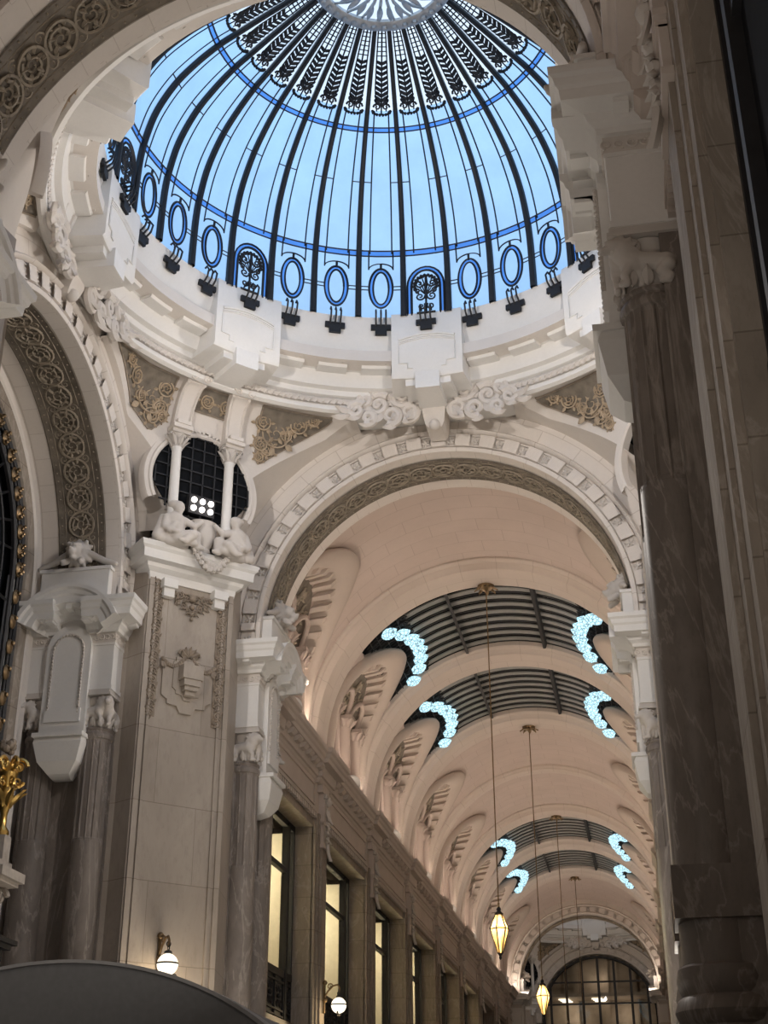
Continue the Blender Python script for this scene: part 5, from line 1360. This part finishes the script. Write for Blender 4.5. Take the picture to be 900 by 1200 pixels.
dg_ = [o for o in dome.children if o.name.startswith('dome_glass')][0].copy(); dg_.parent = None; COL.objects.link(dg_); dg_.location = (0, YC + DY2, 15.0); dg_.name = 'ceiling_far_dome'; dg_.data = dg_.data.copy(); dg_.data.materials[0] = M['darkroof']; struct(dg_, 'glass dome over the far second crossing, out of view', 'ceiling')  # unseen dome copy in an opaque dark material, keeps blue sky light out
cap = MB(); cap.lathe([(1.2, 18.98), (0.001, 19.05)], (0, YC + DY2, 0), 32); struct(cap.build('ceiling_far_cap', M['darkroof'], None, (0, YC + DY2, 19)), 'cap of the far dome, out of view', 'ceiling')
shell(YE + .03, YF + DY2 + 3.0, 'wall_far_shell', 'outer walls of the far second crossing', 5.6)
# the end window with the lit offices behind
ye = YF + DY2 + .5; G = lambda a, d, z: (a, ye + d, z)
f = MB(); f.tube(arch_pts(G, 2.98, 0, 40, 5.5), .10, 6)
for x in (-2.55, -1.7, -.85, 0, .85, 1.7, 2.55):
    h = ZS + sqrt(3.0 ** 2 - x * x); f.box(x - .065, x + .065, ye - .05, ye + .06, 5.4, h)
for z in (6.2, 7.3, 8.4, 9.5, 10.6, 11.7):
    w_ = 3.0 if z < ZS else sqrt(max(0, 9 - (z - ZS) ** 2)); f.box(-w_, w_, ye - .04, ye + .05, z - .04, z + .04)
ew = struct(f.build('window_end', M['iron'], None, (0, ye, 6)), 'big gridded arched window closing the far end of the gallery', 'window')
g = MB(); g.prism([(3.0 * cos(pi * i / 40), ZS + 3.0 * sin(pi * i / 40)) for i in range(41)] + [(-3.0, 5.4), (3.0, 5.4)], ye, ye, 1); g.f = g.f[:1]; g.sm = g.sm[:1]; g.uv = g.uv[:1]; g.build('window_glass', M['window'], ew)
b = MB(); b.box(-5.5, 5.5, YF + DY2 + 2.5, YF + DY2 + 2.7, 0, 14); b.box(-5.5, 5.5, ye + .1, YF + DY2 + 2.6, 8.95, 9.1); b.box(-5.5, 5.5, ye + .1, YF + DY2 + 2.6, 11.0, 11.15); b.box(-5.5, 5.5, ye + .1, YF + DY2 + 2.6, 5.0, 5.2)
for x in (-2.9, -1.3, .35, 1.9): b.box(x - .12, x + .12, YF + DY2 + 2.3, YF + DY2 + 2.55, 5, 13.5)
struct(b.build('wall_end_offices', M['office'], None, (0, ye + 2, 8)), 'office floors seen through the end window', 'wall')
for x, z, t in ((-.15, 10.95, 'centre'), (-1.9, 10.95, 'left'), (.2, 8.9, 'lower')):
    for q in range(3):
        b = MB(); y_ = ye + .5 + q * .55; b.box(x - .28 + .06 * q, x + .28 + .06 * q, y_, y_ + .16, z - .05, z)
        tag(b.build('ceiling_strip_light', M['globe'], None, (x, y_, z)), 'lit ceiling strip in the offices behind the end window, %s row, %s' % (t, ('front', 'middle', 'back')[q]), 'lamp', 'office strip lights')

# ------------------------------------------------------------------ light
wld = bpy.data.worlds.new('sky'); scene.world = wld; wld.use_nodes = True
nt = wld.node_tree; bgd = nt.nodes['Background']; tc = nt.nodes.new('ShaderNodeTexCoord')
nz = nt.nodes.new('ShaderNodeTexNoise'); nz.inputs['Scale'].default_value = 2.2; nz.inputs['Detail'].default_value = 6; nt.links.new(tc.outputs['Generated'], nz.inputs['Vector'])
rp = nt.nodes.new('ShaderNodeValToRGB'); rp.color_ramp.elements[0].position = .38; rp.color_ramp.elements[1].position = .66
rp.color_ramp.elements[0].color = (.42, .66, 1, 1); rp.color_ramp.elements[1].color = (.86, .93, 1, 1)
nt.links.new(nz.outputs['Fac'], rp.inputs[0]); nt.links.new(rp.outputs[0], bgd.inputs[0]); bgd.inputs[1].default_value = SKY_ST = 1.3
def area(name, loc, aim, e, size, col):
    L = bpy.data.lights.new(name, 'AREA'); L.energy = e; L.color = col; L.shape = 'RECTANGLE'; L.size, L.size_y = size
    o = bpy.data.objects.new(name, L); o.location = loc; COL.objects.link(o)
    o.rotation_euler = (V(aim) - V(loc)).to_track_quat('-Z', 'Y').to_euler(); return o
def spot(name, loc, aim, e, ang, col, rad_=.08):
    L = bpy.data.lights.new(name, 'SPOT'); L.energy = e; L.color = col; L.spot_size = rad(ang); L.spot_blend = .6; L.shadow_soft_size = rad_
    o = bpy.data.objects.new(name, L); o.location = loc; COL.objects.link(o)
    o.rotation_euler = (V(aim) - V(loc)).to_track_quat('-Z', 'Y').to_euler(); return o
WARM = (1, .82, .67)
E_FILL = 22; E_STRIP, E_FLOOD, E_ROOM = 34, 720, 330
for y in [YB + .5] + [q + d for q in ribs for d in (-1.55, 1.55)] + [YE - .6]:
    for s in (-1, 1): area('cornice_uplight', (s * 3.28, y, 9.735), (s * 2.4, y, 13.5), E_STRIP, (.10, 1.5), WARM)
for s, fr in ((-1, 1), (1, 1), (-1, -1), (1, -1)):
    p = dpos(-.12, 4.80, 11.62, s, fr); spot('oculus_floodlight', p, (-s * 1.0, YC - fr * 1.5, 11.6), E_FLOOD, 118, (1, .92, .85))
for a, b in WINS[:6]:
    y = YB + (a + b) / 2; L = bpy.data.lights.new('room_light', 'POINT'); L.energy = E_ROOM; L.color = (1, .87, .62); L.shadow_soft_size = .25
    o = bpy.data.objects.new('room_light', L); o.location = (-WX - 2.2, YB + b - .3, 7.4); COL.objects.link(o)
for x, z in ((-1.5, 10.2), (1.3, 10.2), (-.5, 8.0), (1.8, 8.0), (0, 12)):
    L = bpy.data.lights.new('office_light', 'POINT'); L.energy = 11; L.color = (1, .84, .68); L.shadow_soft_size = .2
    o = bpy.data.objects.new('office_light', L); o.location = (x, ye + 1.3, z); COL.objects.link(o)
for y in (27.4, 37.65, 48.1, 58.6):
    L = bpy.data.lights.new('lantern_light', 'POINT'); L.energy = 12; L.color = (1, .7, .35); L.shadow_soft_size = .06
    o = bpy.data.objects.new('lantern_light', L); o.location = (0, y, 6.3); COL.objects.link(o)
for y in range(-6, 9, 5):      # added fill lights low along the near walls, no fixtures modelled
    for s in (-1, 1): area('shop_light', (s * 3.2, y, 3.0), (s * .6, y, 9), E_FILL * 1.9, (.3, 3.5), (1, .9, .8))
for y in range(26, 64, 8):  # weaker added fill, aimed up the far gallery walls
    for s in (-1, 1): area('shop_light', (s * 3.2, y, 3.0), (s * .6, y, 9), E_FILL * .5, (.3, 3.5), (1, .86, .70))
for y in (-4.0, 1.5):  # unseen fill lights added around the camera to brighten the near gallery
    L = bpy.data.lights.new('near_lantern_light', 'POINT'); L.energy = 55; L.color = (1, .9, .8); L.shadow_soft_size = .2
    o = bpy.data.objects.new('near_lantern_light', L); o.location = (0, y, 6.2); COL.objects.link(o)
for x, y in ((-3, 12), (3, 12), (-3, 18.5), (3, 18.5)): area('shop_light', (x, y, 2.6), (x * .3, y, 9), E_FILL * 2.6, (1.2, 1.2), (1, .9, .78))  # added fill from below for the crossing
spot('far_crossing_fill', (0, YC + DY2 - 4, 12), (0, YC + DY2 + 5, 12), 420, 150, WARM)  # added warm fill spot, since the far dome is closed to the sky

# ------------------------------------------------------------------ camera
R = [[0.98272737, -0.0852516, -0.16425308], [0.1850381, 0.43925958, 0.87909722], [-0.00279471, -0.89430598, 0.44744721]]
cd = bpy.data.cameras.new('camera'); co = bpy.data.objects.new('camera', cd); COL.objects.link(co)
cd.sensor_fit = 'VERTICAL'; cd.sensor_height = 24; cd.lens = 1601.05 / 1200 * 24; cd.clip_end = 300; cd.clip_start = .05
m = Matrix(((R[0][0], -R[0][1], -R[0][2]), (R[1][0], -R[1][1], -R[1][2]), (R[2][0], -R[2][1], -R[2][2]))).to_4x4()
m.translation = V((2.856, 0, 1.6)); co.matrix_world = m; scene.camera = co
vs = scene.view_settings; vs.view_transform = 'Standard'; vs.look = 'None'; vs.exposure = 0.10; vs.gamma = 1; vs.use_curve_mapping = False
cy = scene.cycles; cy.max_bounces = 10; cy.diffuse_bounces = 5; cy.glossy_bounces = 3; cy.transmission_bounces = 6; cy.transparent_max_bounces = 12
cy.sample_clamp_indirect = 4; cy.caustics_reflective = False; cy.caustics_refractive = False; cy.use_denoising = True
try: cy.denoiser = 'OPENIMAGEDENOISE'
except Exception: pass
